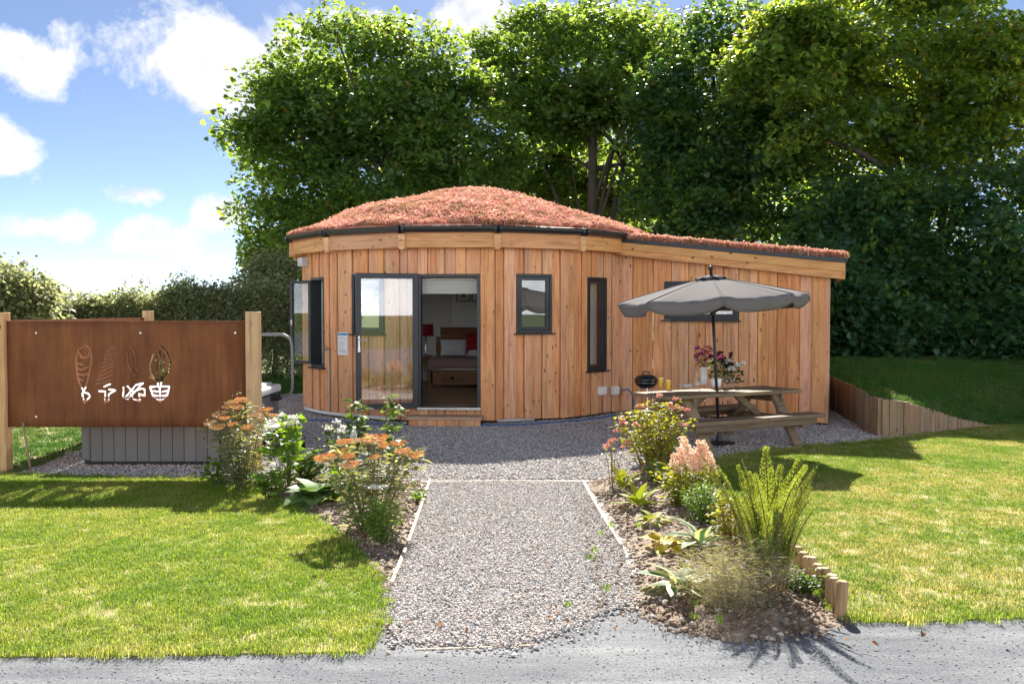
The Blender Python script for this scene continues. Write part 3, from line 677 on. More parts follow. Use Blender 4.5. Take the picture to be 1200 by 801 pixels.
# doorway, blind, open door
M0 = FR[0][0]; a, b_, z0, z1 = OP[0][0]
df = MB(); df.box((a + .002, -.05, z0), (a + .05, .17, z1 - .002)).box((b_ - .05, -.05, z0), (b_ - .002, .17, z1 - .002)).box((a + .05, -.05, z1 - .05), (b_ - .05, .17, z1 - .002))
dfo = df.build('door_frame', MAT['frame'], cabin, .004); dfo.matrix_basis = M0
th = MB().box((a - .01, -.10, z0 - .03), (b_ + .01, .17, z0 + .012)).build('threshold', MAT['steel'], cabin, .004); th.matrix_basis = M0
rb = MB()
for i in range(5): rb.box((a + .055, .10 - .006 * (i % 2), z1 - .06 - .052 * (i + 1)), (b_ - .055, .125, z1 - .062 - .052 * i))
rb = rb.build('roller_blind', MAT['blind'], cabin, .006); rb.matrix_basis = M0
hinge = M0 @ Vector((a + .005, -.06, 0)); free = atY(417, 400, 14.98); free.z = 0
MD, LD = frame2(free, hinge); zd0, zd1 = z0 + .004, z1 + .005
dw = abs(LD)
door = ring(MB(), -dw / 2, dw / 2, zd0, zd1, .085, -.03, .03).build('door', MAT['frame'], cabin, .005); door.matrix_basis = MD
MB().box((-dw / 2 + .07, -.006, zd0 + .07), (dw / 2 - .07, .006, zd1 - .07)).build('pane', MAT['door_glass'], door)
hd = MB().box((-dw / 2 + .03, -.045, 1.22), (-dw / 2 + .06, -.03, 1.45)).tube([(-dw / 2 + .045, -.04, 1.39), (-dw / 2 + .045, -.085, 1.39), (-dw / 2 + .17, -.085, 1.39)], .011, 8)
hd.build('handle', MAT['steel'], door, .003)
MB().box((-dw / 2 + .025, -.042, 1.19), (-dw / 2 + .065, -.03, 1.27)).build('lock', MAT['steel'], door, .003)
# eaves: fascia beams, rafter ends, gutters
RF = 3.44
for k in range(-7, 7):
    if k in (4, 5): continue
    M, L = frame2(vert(k - 1, RF), vert(k, RF))
    o_ = MB().box((-L / 2 + .003, 0, 0), (L / 2 - .003, .05, .25)).build('fascia', MAT['larch_beam'], cabin, .006); o_.matrix_basis = M @ Matrix.Translation((0, 0, 2.865))
    o_ = MB().box((-L / 2 + .003, .052, 0), (L / 2 - .05, .2, .02)).build('soffit', MAT['larch'], cabin); o_.matrix_basis = M @ Matrix.Translation((0, 0, 2.9))
    Mg, Lg = frame2(vert(k - 1, RF + .05), vert(k, RF + .05))
    if k not in (3,):
        prof = [(-.07, .0), (-.06, -.05), (-.035, -.085), (.0, -.1), (.035, -.085), (.055, -.05), (.055, 0)]
        g = MB(); n = len(prof); vs = []
        for x in (-Lg / 2, Lg / 2):
            vs += [(x, yy, zz) for yy, zz in prof] + [(x, yy * .86, zz * .9 + .004) for yy, zz in prof]
        fs = []
        for i in range(n - 1):
            fs += [(i, i + 1, 2 * n + i + 1, 2 * n + i), (n + i, 3 * n + i, 3 * n + i + 1, n + i + 1), (i, n + i, n + i + 1, i + 1), (2 * n + i, 2 * n + i + 1, 3 * n + i + 1, 3 * n + i)]
        fs += [(0, 2 * n, 3 * n, n), (n - 1, 2 * n - 1, 4 * n - 1, 3 * n - 1)]
        o_ = g.add(vs, fs).build('gutter', MAT['gutter'], cabin); o_.matrix_basis = Mg @ Matrix.Translation((0, 0, 3.205))
        jb = MB().tube([(Lg / 2 - .05, -.005, -.045), (Lg / 2 - .012, -.005, -.045)], .072, 10).tube([(-Lg / 2 + .012, -.005, -.045), (-Lg / 2 + .05, -.005, -.045)], .072, 10)
        o_ = jb.build('gutter_joint', MAT['gutter'], cabin); o_.matrix_basis = Mg @ Matrix.Translation((0, 0, 3.2))
    v = vert(k, RF); d = (v - Vector((CX, CY, 0))).normalized()
    Mr = Matrix(((d.y * -1, -d.x, 0, v.x), (d.x, -d.y, 0, v.y), (0, 0, 1, 0), (0, 0, 0, 1)))
    rp = [(-.055, .25), (.055, .25), (.055, .03), (.04, .008), (.015, -.004), (-.015, -.004), (-.04, .008), (-.055, .03)]
    rr_ = MB(); n = len(rp)
    rr_.add([(x, -.035, z) for x, z in rp] + [(x, .3, z) for x, z in rp], [tuple(range(n)), tuple(range(n, 2 * n))[::-1]] + [(i, (i + 1) % n, n + (i + 1) % n, n + i) for i in range(n)])
    if k not in (2, 3): o_ = rr_.build('rafter_end', MAT['larch_beam'], cabin, .004); o_.matrix_basis = Mr @ Matrix.Translation((0, 0, 2.835))
# roof: domed sedum mat
def roofz(r): tq = np.clip(r / 3.5, 0, 1.2); return 3.19 + 1.04 * (1 - (tq ** 2 + .03) ** .64) + .02
rings, seg = 22, 84; V = [(CX, CY, float(roofz(0)))]
def rim(a, f):      # radius of the 14-gon eave in direction a
    st = R(STEP); aa = ((a - R(V0)) % st) - st / 2
    return (RF + .03) * math.cos(st / 2) / math.cos(aa) * f
for i in range(1, rings + 1):
    for j in range(seg):
        a = 2 * math.pi * j / seg; r = rim(a, i / rings)
        V.append((CX + r * math.sin(a), CY - r * math.cos(a), float(roofz(np.array(r))) + .012 * math.sin(9 * a + i) * (i < rings)))
Fs = [(0, 1 + j, 1 + (j + 1) % seg) for j in range(seg)]
for i in range(rings - 1):
    for j in range(seg): Fs.append((1 + i * seg + j, 1 + (i + 1) * seg + j, 1 + (i + 1) * seg + (j + 1) % seg, 1 + i * seg + (j + 1) % seg))
base = len(V)
for j in range(seg):
    x, y_, z_ = V[1 + (rings - 1) * seg + j]; V.append((x, y_, 3.10))
for j in range(seg): Fs.append((1 + (rings - 1) * seg + j, base + j, base + (j + 1) % seg, 1 + (rings - 1) * seg + (j + 1) % seg))
rf = MB().add(V, Fs).build('roof', MAT['sedum_soil'], cabin, smooth=True)

# wing
J = Vector((1.86, 16.84, 0)); C = Vector((*at(968, 499)[:2], 0)); wd = (C - J).normalized(); wn_ = Vector((wd.y, -wd.x, 0))
DEP = 3.4; sd_dir = Vector((.30, .954, 0)); Bk = C + sd_dir * DEP; Ek = J - wn_ * (DEP + .2) - wd * .3
MW, LW = frame2(J, C)
def wz(x): f = (x + LW / 2) / LW; return 3.0 + (2.47 - 3.0) * f
WO = [opening(MW, 779, 329, 866, 375)]
clad(MW, LW, .05, lambda x: wz(x) + .06, WO, .12, .2)
M2, L2 = frame2(C, Bk); clad(M2, L2, .05, 2.5, (), .14, .2)
M3, L3 = frame2(Bk, Ek); clad(M3, L3, .05, lambda x: 2.52 + .45 * (x / L3 + .5), (), .17, .22)
MB().box((-.02, -.045, 0), (.035, .05, 2.45)).build('corner_trim', MAT['larch'], cabin, .003).matrix_basis = Matrix.Translation((0, 0, .05)) @ frame2(J, C)[0] @ Matrix.Translation((LW / 2, 0, 0))
MB().prism([(J - wn_ * .1)[:2], (C - wn_ * .1 - wd * .1)[:2], (Bk - sd_dir * .1 - wd * .1)[:2], Ek[:2]], -.02, .1).build('plinth', MAT['dark'], cabin)
MB().prism([(J - wn_ * .1)[:2], (C - wn_ * .1 - wd * .1)[:2], (Bk - sd_dir * .1 - wd * .1)[:2], Ek[:2]], .105, .26).build('floor_deck', MAT['dark'], cabin)
window(MW, WO[0], 'wide horizontal window high on the straight wing behind the parasol', depth=.1, blind=False)
# wing eaves: sloping roof slab, fascia boards, black edge
def sl(f): return 3.155 + (2.675 - 3.155) * f
OV = .22
pL = J + wn_ * OV - wd * .02; pR = C + wn_ * OV + wd * .30; qR = pR + sd_dir * (DEP + .5); qL = J - wn_ * (DEP + .25)
def at3(p, z): return Vector((p.x, p.y, z))
def slabpts(dz): return [at3(pL, sl(0) + dz), at3(pR, sl(1) + dz), at3(qR, sl(1) + .02 + dz), at3(qL, sl(0) + .02 + dz)]
t_, b2 = slabpts(-.012), slabpts(-.30)
inset = [p - wn_ * .03 for p in t_[:2]] + t_[2:]
MB().add(inset + [Vector(p) - Vector((0, 0, .06)) for p in inset], [(0, 1, 2, 3), (7, 6, 5, 4), (0, 4, 5, 1), (1, 5, 6, 2), (2, 6, 7, 3), (3, 7, 4, 0)]).build('roof', MAT['sedum_soil'], cabin)
def sbar(name, p, q, z0p, z1p, z0q, z1q, th_, m_, nrm, off=0):
    p, q = p + nrm * off, q + nrm * off; a_, c_ = p, p - nrm * th_; d_, e_ = q, q - nrm * th_
    vs = [at3(a_, z0p), at3(d_, z0q), at3(e_, z0q), at3(c_, z0p), at3(a_, z1p), at3(d_, z1q), at3(e_, z1q), at3(c_, z1p)]
    ctr = sum(vs, Vector()) / 8; vs = [v - ctr for v in vs]
    u = (q - p).normalized(); M_ = Matrix(((u.x, -u.y, 0, ctr.x), (u.y, u.x, 0, ctr.y), (0, 0, 1, ctr.z), (0, 0, 0, 1)))
    vs = [Matrix(((u.x, u.y, 0), (-u.y, u.x, 0), (0, 0, 1))) @ v for v in vs]
    o_ = MB().add(vs, [(0, 3, 2, 1), (4, 5, 6, 7), (0, 1, 5, 4), (1, 2, 6, 5), (2, 3, 7, 6), (3, 0, 4, 7)]).build(name, m_, cabin, .004); o_.matrix_basis = M_; return o_
z0, z1 = sl(0), sl(1)
sbar('roof_edge', pL, pR, z0 - .075, z0, z1 - .075, z1, .03, MAT['frame'], wn_, .03)
sbar('fascia', pL, pR, z0 - .20, z0 - .077, z1 - .215, z1 - .077, .04, MAT['larch_beam'], wn_, .015)
sbar('fascia', pL, pR, z0 - .30, z0 - .202, z1 - .335, z1 - .217, .04, MAT['larch_beam'], wn_, .0)
sbar('roof_edge', pR, qR, z1 - .075, z1, z1 - .055, z1 + .02, .03, MAT['frame'], wd, .03)
sbar('fascia', pR, qR, z1 - .30, z1 - .077, z1 - .28, z1 - .057, .04, MAT['larch_beam'], wd, .01)
MB().add([at3(pL, z0 - .295), at3(pR - wd * .05, z1 - .3), at3(C + wd * .25 - wn_ * .05, z1 - .3), at3(J - wn_ * .02, z0 - .295), at3(pL, z0 - .28), at3(pR - wd * .05, z1 - .285), at3(C + wd * .25 - wn_ * .05, z1 - .285), at3(J - wn_ * .02, z0 - .28)],
    [(0, 1, 2, 3), (4, 7, 6, 5), (0, 4, 5, 1), (1, 5, 6, 2), (2, 6, 7, 3), (3, 7, 4, 0)]).build('soffit', MAT['larch'], cabin)
# sedum sprigs
def sprig(seed):
    r = np.random.default_rng(seed); n = 26
    a = r.uniform(0, 6.28, n); q = .055 * np.sqrt(r.uniform(0, 1, n)); z = r.uniform(.02, .075, n)
    P_ = np.stack([q * np.cos(a), q * np.sin(a), z], 1); b_ = r.uniform(0, 6.28, n)
    dr = np.stack([np.cos(b_), np.sin(b_), r.uniform(-.3, .9, n)], 1); rad = r.uniform(.006, .014, n)
    V1, F1 = leaves(P_, dr, np.tile([0, 0, 1.], (n, 1)), rad * 2.2, rad * 1.8, 'oval', .4, .1)
    m_ = 8; a = r.uniform(0, 6.28, m_); P2 = np.stack([.03 * np.cos(a), .03 * np.sin(a), np.zeros(m_)], 1)
    V2, F2 = leaves(P2, np.stack([np.cos(a) * .4, np.sin(a) * .4, np.ones(m_)], 1), np.stack([np.cos(a), np.sin(a), np.zeros(m_)], 1), .075, .006, 'blade', .2, .1)
    return npmesh('sedum_sprig', *joinnp([(V1, F1), (V2, F2)]))
SPR = [proto('sedum_sprig', sprig(k), MAT['sedum']) for k in range(5)]
n = 26000; r = 3.47 * np.sqrt(RNG.uniform(0, 1, n)); a = RNG.uniform(0, 6.28, n)
P = np.stack([CX + r * np.sin(a), CY - r * np.cos(a), roofz(r) - .004], 1)
P = P[(P[:, 1] < CY + 1.6)]; rm = np.array([rim(x, 1) for x in np.arctan2(P[:, 0] - CX, CY - P[:, 1])]); P = P[np.hypot(P[:, 0] - CX, P[:, 1] - CY) < rm]
cl = vnoise(P[:, 0] * 3, P[:, 1] * 3, 11)
rot = np.stack([RNG.normal(0, .25, len(P)), RNG.normal(0, .25, len(P)), RNG.uniform(0, 6.28, len(P))], 1)
scatter('sedum', P, rot, RNG.uniform(.7, 1.25, len(P)) * np.clip(1 + .6 * cl, .45, 1.7), SPR, cabin)
n = 9000; u, v = RNG.uniform(0, 1, n), RNG.uniform(0, 1, n) ** 1.5
A_, B_, C_, D_ = [np.array(p) for p in slabpts(-.012)]
P = (A_ * (1 - u)[:, None] + B_ * u[:, None]) * (1 - v)[:, None] + (D_ * (1 - u)[:, None] + C_ * u[:, None]) * v[:, None]
rot = np.stack([RNG.normal(0, .25, n), RNG.normal(0, .25, n), RNG.uniform(0, 6.28, n)], 1)
scatter('sedum', P, rot, RNG.uniform(.8, 1.5, n), SPR, cabin)
# fittings on the cabin wall
def onwall(k, px, py): u_, z_ = uz(FR[k][0], px, py); return FR[k][0] @ Matrix.Translation((u_, -.036, z_))
Mn = onwall(-1, 403.5, 402.5)
no = MB().box((-.105, -.012, -.195), (.105, 0, .195)).build('notice', MAT['paper'], cabin, .003); no.matrix_basis = Mn
MB().box((-.095, -.0155, .145), (.095, -.0125, .18)).build('notice_header', MAT['blue_print'], no)
ln = MB()
for i in range(13):
    if i in (3, 8): continue
    ln.box((-.085, -.0155, .118 - i * .022), (-.085 + random.uniform(.1, .17), -.0125, .124 - i * .022))
ln.build('notice_print', MAT['ink'], no)
Mt = onwall(-2, 388, 409); tp = MB().tube([(0, .0, 0), (0, -.07, 0), (0, -.09, -.05)], .012, 8).tube([(-.05, -.05, .04), (.05, -.05, .04)], .008, 6).tube([(0, -.05, 0), (0, -.05, .04)], .008, 6)
to = tp.build('outdoor_tap', MAT['brass'], cabin); to.matrix_basis = Mt
MB().tube([(.01, -.02, 0), (.015, -.015, -.5), (.01, -.015, -1.22)], .011, 8).build('tap_pipe', MAT['grey_pipe'], to)
# waste pipe round the foot of the wall
pp = []
for i in range(9):
    k0 = -2.9 + i * .2; v = vert(k0, RW + .03); pp.append((v.x, v.y, .08))
wp = MB().tube(pp, .028, 10).tube([pp[-1], (pp[-1][0] + .06, pp[-1][1] - .05, .075), (pp[-1][0] + .1, pp[-1][1] - .12, .07)], .036, 10)
wp.build('waste_pipe', MAT['white'], cabin, smooth=True)
v = vert(.0, RW + .03); MB().tube([(vert(.02, RW + .05).x, vert(.02, RW + .05).y, .06), (vert(.45, RW + .04).x, vert(.45, RW + .04).y, .06)], .025, 8).build('waste_pipe', MAT['grey_pipe'], cabin, smooth=True)
lv = onwall(-2, 360.5, 307); MB().box((-.1, -.12, -.08), (.1, 0, .08)).build('wall_light', MAT['grey_pipe'], cabin, .01).matrix_basis = lv
for px in (701, 716):
    Ms = onwall(2, px, 457); so_ = MB().box((-.075, -.1, -.075), (.075, 0, .075)).build('socket_box', MAT['white'], cabin, .012); so_.matrix_basis = Ms
    MB().box((-.06, -.108, -.06), (.06, -.101, .05)).build('socket_cover', MAT['white'], so_, .004)
# blue cable
M = FR[2][0]; c0 = M @ Matrix.Translation((uz(M, 722, 457)[0], -.12, uz(M, 722, 457)[1])).translation
g0 = at(735, 484); pts = [c0, c0 + Vector((.12, -.05, .02)), c0 + Vector((.2, -.06, -.16)), c0 + Vector((.16, -.1, -.36)), (1.75, 16.25, .04), (1.3, 15.75, .03), (.6, 15.25, .03), (-.1, 14.95, .03), (-1.0, 14.98, .03), (-2.2, 15.1, .03), (-3.2, 15.6, .03), (-4, 15.3, .03)]
def smooth_path(pts, k=6):
    P_ = [Vector(p) for p in pts]; out = []
    for i in range(len(P_) - 1):
        p0, p1, p2, p3 = P_[max(i - 1, 0)], P_[i], P_[i + 1], P_[min(i + 2, len(P_) - 1)]
        for j in range(k):
            u = j / k; out.append(.5 * ((2 * p1) + (p2 - p0) * u + (2 * p0 - 5 * p1 + 4 * p2 - p3) * u * u + (3 * p1 - p0 - 3 * p2 + p3) * u ** 3))
    return out + [P_[-1]]
tag(MB().tube(smooth_path(pts), .012, 6).build('power_cable', MAT['blue'], smooth=True), 'blue power cable trailing from wall socket along cabin foot', 'cable')
# step
s0, s1 = uz(M0, 482, 495)[0], uz(M0, 567, 495)[0]
step = thing('door_step', 'low timber step below the open cabin door', 'step', (0, 0, 0)); step.matrix_world = M0
MB().box((s0, -.44, .115), (s1, -.06, .16)).build('tread', MAT['step_wood'], step, .005)
x = s0 + .02
while x < s1 - .05:
    x2 = min(x + .15, s1 - .02); MB().box((x + .002, -.42, 0), (x2 - .002, -.395, .113)).build('riser_board', MAT['larch'], step, .003); x = x2
MB().box((s0 + .02, -.39, 0), (s1 - .02, -.07, .11)).build('step_core', MAT['dark'], step)

# ------------------------------------------------------------------ bedroom seen through the doorway
bed_ = thing('bed', 'oak double bed with dusky quilt seen through the cabin door', 'bed', (-.88, 20.35, ZF))
W2, L2_ = .80, 1.02
fb = MB().box((-W2, -L2_, .06), (W2, -L2_ + .04, .40)).build('footboard', MAT['oak'], bed_, .008)
MB().box((-W2 + .22, -L2_ - .02, .1), (W2 - .1, -L2_ - .002, .30)).build('drawer_front', MAT['oak'], fb, .006)
MB().lathe([(.0, -.02), (.035, -.02), (.04, 0), (.02, .015), (0, .02)], 12, Matrix.Translation((-.35, -L2_ - .03, .2)) @ Matrix.Rotation(R(90), 4, 'X')).build('drawer_handle', MAT['rubber'], fb)
for sx in (-1, 1):
    for sy in (-1, 1): MB().box((sx * W2 - .045, sy * (L2_ - .045) - .045, 0), (sx * W2 + .045, sy * (L2_ - .045) + .045, .43 if sy < 0 else 1.0)).build('leg', MAT['oak'], bed_, .006)
MB().box((-W2, -L2_ + .05, .2), (W2, L2_ - .05, .36)).build('side_rail', MAT['oak'], bed_, .006)
hb = MB()
for i in range(4): hb.box((-W2 + .05, L2_ - .05, .42 + i * .2), (W2 - .05, L2_ - .02, .61 + i * .2))
hb.build('headboard', MAT['oak'], bed_, .006)
def cushion(w_, d_, h_, n=14):
    V_ = []; Fq = []
    for sgn in (1, -1):
        for i in range(n + 1):
            for j in range(n + 1):
                u, v = 2 * i / n - 1, 2 * j / n - 1; e = (max(0, 1 - u ** 4) * max(0, 1 - v ** 4)) ** .5
                pin = 1 - .1 * (1 - (1 - abs(u)) ) * abs(v)
                V_.append((u * w_ / 2 * (1 - .07 * (1 - v * v)), v * d_ / 2 * (1 - .07 * (1 - u * u)), sgn * h_ / 2 * e))
    m_ = (n + 1) ** 2
    for s_ in range(2):
        for i in range(n):
            for j in range(n):
                a_ = s_ * m_ + i * (n + 1) + j; f = (a_, a_ + n + 1, a_ + n + 2, a_ + 1); Fq.append(f if s_ == 0 else f[::-1])
    return MB().add(V_, Fq)
mt = MB().box((-W2 - .02, -L2_ - .03, .36), (W2 + .02, L2_ - .1, .56)).build('mattress', MAT['linen'], bed_, .05)
ql = MB(); nx, ny = 22, 26; V_ = []
for i in range(nx + 1):
    for j in range(ny + 1):
        u = (i / nx * 2 - 1) * (W2 + .22); v_ = -L2_ - .24 + j / ny * 1.75
        x_ = max(-W2 - .05, min(W2 + .05, u)); y_ = max(-L2_ - .05, v_); dz = -(abs(u) - abs(x_)) - (y_ - v_)
        V_.append((x_ + (.02 * math.sin(9 * v_) if abs(u) > abs(x_) else 0), y_ + (.02 * math.sin(11 * u) if v_ < y_ else 0), .585 + dz + .012 * math.sin(5 * u + 3 * v_)))
ql.add(V_, [(i * (ny + 1) + j, (i + 1) * (ny + 1) + j, (i + 1) * (ny + 1) + j + 1, i * (ny + 1) + j + 1) for i in range(nx) for j in range(ny)])
q_ = ql.build('quilt', MAT['quilt'], bed_, smooth=True); sm = q_.modifiers.new('thick', 'SOLIDIFY'); sm.thickness = .02
bx, by, bz = -.88, 20.35, ZF
for i, (dx, lab) in enumerate(((-.42, 'white pillow on the bed, nearest the bedside lamp'), (.42, 'white pillow on the bed, at the doorway edge'))):
    o_ = cushion(.62, .42, .2).build('pillow', MAT['linen'], smooth=True); o_.location = (bx + dx, by + .73, bz + .76); o_.rotation_euler = (R(58), 0, R(4 * (1 - 2 * i)))
    tag(o_, lab, 'pillow', 'white pillows on the bed')
o_ = cushion(.56, .52, .16).build('cushion', MAT['red'], smooth=True); o_.location = (bx + .12, by + .58, bz + .84); o_.rotation_euler = (R(68), 0, R(-3)); tag(o_, 'dark red cushion propped against the white pillows', 'cushion')
for i in range(2):
    o_ = cushion(.42 - .05 * i, .28, .08).build('towel', MAT['linen'], smooth=True); o_.location = (bx + .08 + .03 * i, by + .16, bz + .63 + .06 * i); o_.rotation_euler = (0, 0, R(8 - 14 * i))
    tag(o_, ('lower folded white towel lying on the quilt', 'upper folded white towel lying on the quilt')[i], 'towel', 'folded towels on the bed')
nt_ = thing('bedside_table', 'small dark oak table beside the bed under lamp', 'table', (-1.98, 20.75, ZF))
MB().box((-.24, -.2, .55), (.24, .2, .59)).build('table_top', MAT['oak'], nt_, .005)
for sx in (-1, 1):
    for sy in (-1, 1): MB().box((sx * .2 - .02, sy * .16 - .02, 0), (sx * .2 + .02, sy * .16 + .02, .55)).build('leg', MAT['oak'], nt_, .003)
MB().box((-.18, -.17, .38), (.18, .17, .545)).build('drawer', MAT['oak'], nt_, .004)
lp = thing('table_lamp', 'bedside lamp with dark red drum shade', 'lamp', (-1.9, 20.75, ZF + .591))
MB().lathe([(.0, 0), (.08, 0), (.08, .015), (.03, .03), (.022, .08), (.035, .14), (.02, .2), (.018, .45), (0, .45)], 16).build('base', MAT['steel'], lp, smooth=True)
sh = MB().lathe([(.165, .44), (.16, .70), (.152, .70), (.157, .44)], 28).build('lamp_shade', MAT['red'], lp)
for i, px in enumerate((543, 561)):
    fr_ = thing('picture', ('framed print on the back wall, left of the two', 'framed print on the back wall, right of the two')[i], 'picture', atY(px, 346, 21.36), 0, 'framed prints over the bed')
    ring(MB(), -.16, .16, -.14, .14, .02, 0, .025).build('picture_frame', MAT['oak'], fr_)
    MB().box((-.14, .008, -.12), (.14, .02, .12)).build('print', MAT['paper'], fr_)
    MB().add([(-.05, .006, -.05), (.06, .006, -.04), (.04, .006, .05), (-.03, .006, .06)], [(0, 1, 2, 3)]).build('motif', MAT['quilt'], fr_)

# ================================================================== RUST SCREEN AND HOT TUB
YS = 10.66
scr = thing('privacy_screen', 'rusty steel privacy screen with cut-out leaves between timber posts', 'screen')
pa = atY(8, 377, YS); pb = atY(290, 500, YS)
x0, x1, z0, z1 = pa.x, pb.x, pb.z, pa.z
STROKES = [[(335, 212), (352, 225), (358, 260), (355, 300), (345, 345), (336, 378), (328, 396)], [(335, 212), (308, 232), (299, 270), (302, 320), (312, 360), (328, 396)],
    [(306, 238), (322, 262), (345, 260), (353, 235)], [(325, 398), (345, 402), (353, 414), (331, 440), (322, 402)],
    *[[(304, y_), (324, y_ + 5)] for y_ in (285, 305, 325, 345)], *[[(330, y_ + 5), (345, y_)] for y_ in (300, 325)],
    [(388, 393), (413, 396), (410, 436), (426, 432), (425, 406), (452, 391), (428, 387)],
    *[[(448 - 4.6 * i, 214 + 18 * i), (420 - 4.9 * i, 236 + 16 * i)] for i in range(9)], *[[(455 - 3 * i, 222 + 18 * i), (440 - 4 * i, 232 + 18 * i)] for i in range(9)],
    [(510, 212), (528, 238), (536, 270), (532, 300)], [(500, 240), (505, 290), (528, 330), (548, 320), (536, 305)], [(520, 260), (522, 320)],
    [(484, 380), (482, 416), (500, 424), (560, 363), (532, 370), (490, 420)], [(500, 375), (520, 397), (552, 384), (566, 386), (566, 412), (544, 404), (549, 433), (524, 426), (514, 406)],
    [(630, 218), (655, 245), (668, 282), (660, 315), (632, 345)], [(600, 250), (587, 290), (590, 326), (608, 346)], [(585, 338), (606, 346)], [(660, 318), (640, 340)],
    [(626, 236), (628, 340)], [(611, 255), (617, 335)], [(641, 255), (637, 330)],
    [(611, 349), (637, 349)], [(618, 352), (619, 374)], [(632, 352), (631, 374)], [(587, 377), (663, 375), (655, 408), (628, 434), (598, 411), (587, 377)], [(625, 375), (628, 436)], [(592, 392), (620, 396)], [(636, 396), (660, 391)], [(599, 408), (621, 413)], [(634, 413), (653, 408)]]
segs = []
for s_ in STROKES:
    q = [atY(x_ / 3.337, 340 + y_ / 3.337, YS) for x_, y_ in s_]
    segs += [((a_.x, a_.z), (b_.x, b_.z)) for a_, b_ in zip(q, q[1:])]
allx = [p[0] for s_ in segs for p in s_]; allz = [p[1] for s_ in segs for p in s_]
mx0, mx1, mz0, mz1 = min(allx) - .03, max(allx) + .03, min(allz) - .03, max(allz) + .03
cs = .0065; nx, nz = int((mx1 - mx0) / cs), int((mz1 - mz0) / cs); mx1, mz1 = mx0 + nx * cs, mz0 + nz * cs
GX, GZ = np.meshgrid(mx0 + (np.arange(nx) + .5) * cs, mz0 + (np.arange(nz) + .5) * cs); G = np.stack([GX.ravel(), GZ.ravel()], 1)
dm = np.full(len(G), 9.)
for a_, b_ in segs:
    a_, b_ = np.array(a_), np.array(b_); ab = b_ - a_; tt = np.clip((G - a_) @ ab / (ab @ ab), 0, 1); dm = np.minimum(dm, np.linalg.norm(G - a_ - tt[:, None] * ab, axis=1))
gxs = np.concatenate([[x0, (x0 + mx0) / 2], mx0 + np.arange(nx + 1) * cs, [(mx1 + x1) / 2, x1]]); gzs = np.concatenate([[z0, (z0 + mz0) / 2], mz0 + np.arange(nz + 1) * cs, [(mz1 + z1) / 2, z1]])
nX, nZ = len(gxs), len(gzs); VX, VZ = np.meshgrid(gxs, gzs); V = np.stack([VX.ravel(), np.zeros(VX.size), VZ.ravel()], 1); vid = np.arange(nX * nZ).reshape(nZ, nX)
solid = np.ones((nZ - 1, nX - 1), bool); solid[2:2 + nz, 2:2 + nx] = (dm > .0105).reshape(nz, nx); rI, cI = np.where(solid)
sp_ = link('steel_panel', npmesh('steel_panel', V, np.stack([vid[rI, cI], vid[rI, cI + 1], vid[rI + 1, cI + 1], vid[rI + 1, cI]], 1)), MAT['rust'], scr); sp_.location = (0, YS, 0)
so2 = sp_.modifiers.new('thick', 'SOLIDIFY'); so2.thickness = .010; so2.offset = 1
bm = bmesh.new(); bm.from_mesh(sp_.data); bmesh.ops.remove_doubles(bm, verts=bm.verts, dist=.0002); lo = [v for v in bm.verts if not v.link_faces]; bmesh.ops.delete(bm, geom=lo, context='VERTS'); bm.to_mesh(sp_.data); bm.free()
MB().box((x0, -.012, z1), (x1, .022, z1 + .012)).build('top_lip', MAT['rust'], scr).location = (0, YS, 0)
def post(px, Y, ztop, w_=.145):
    p = atY(px, 400, Y); o_ = MB().box((-w_ / 2, -w_ / 2, -.1), (w_ / 2, w_ / 2, ztop)).build('post', MAT['post'], scr, .006); o_.location = (p.x, Y, 0); return o_
post(297, YS + .02, 1.84); post(1.5, YS + .02, 1.83); post(174, 15.0, 1.85, .14)
xs_ = atY(9, 400, YS).x
sd_ = MB().box((-.003, 0, 0), (.003, 15 - YS - .15, z1 - z0 + .02)).build('side_panel', MAT['rust'], scr); sd_.location = (xs_ - .02, YS + .1, z0)
sd_.rotation_euler = (0, 0, math.atan2(-(atY(172, 400, 15.0).x - xs_), 15 - YS))
for px, py in ((43, 390), (276, 390), (43, 488), (276, 488), (165, 390)):
    p = atY(px, py, YS); MB().lathe([(.0, 0), (.014, 0), (.012, .008), (0, .01)], 10, Matrix.Translation(p) @ Matrix.Translation((0, -.007, 0)) @ Matrix.Rotation(R(90), 4, 'X')).build('bolt', MAT['steel'], scr)
p = at(37, 556); q = atY(27, 495, p.y + .06)
tag(MB().tube([Vector((0, 0, -.04)), (q - p) * .5, (q - p)], [.014, .012, .011], 8).build('stake', MAT['sleeper'], loc=p), 'thin brown stake leaning under the rusty screen', 'stake')

tub = thing('hot_tub', 'grey boarded hot tub with pale rim behind the rusty screen', 'hot tub', (0, 0, 0))
tx0, tx1, ty0, ty1 = -5.13, -3.36, 11.12, 13.5
MB().box((tx0 + .03, ty0 + .03, .0), (tx1 - .03, ty1 - .03, .06)).build('base', MAT['rubber'], tub)
def tubside(p, q, n, skip=0):
    M_, L_ = frame2(p, q); w_ = L_ / n
    for i in range(n):
        MB().box((-w_ / 2 + .002, -.012, 0), (w_ / 2 - .002, .012, .62)).build('panel', MAT['tub'], tub, .006).matrix_basis = M_ @ Matrix.Translation((-L_ / 2 + (i + .5) * w_, .0, .06))
tubside((tx0 + .12, ty0, 0), (tx1 - .12, ty0, 0), 11); tubside((tx1, ty0 + .12, 0), (tx1, ty1 - .12, 0), 12)
tubside((tx1 - .12, ty1, 0), (tx0 + .12, ty1, 0), 13); tubside((tx0, ty1 - .12, 0), (tx0, ty0 + .12, 0), 12)
for x_, y_ in ((tx0, ty0), (tx1 - .115, ty0), (tx0, ty1 - .115), (tx1 - .115, ty1 - .115)):
    MB().box((0, 0, 0), (.115, .115, .63)).build('corner_panel', MAT['tub'], tub, .03).location = (x_, y_, .06)
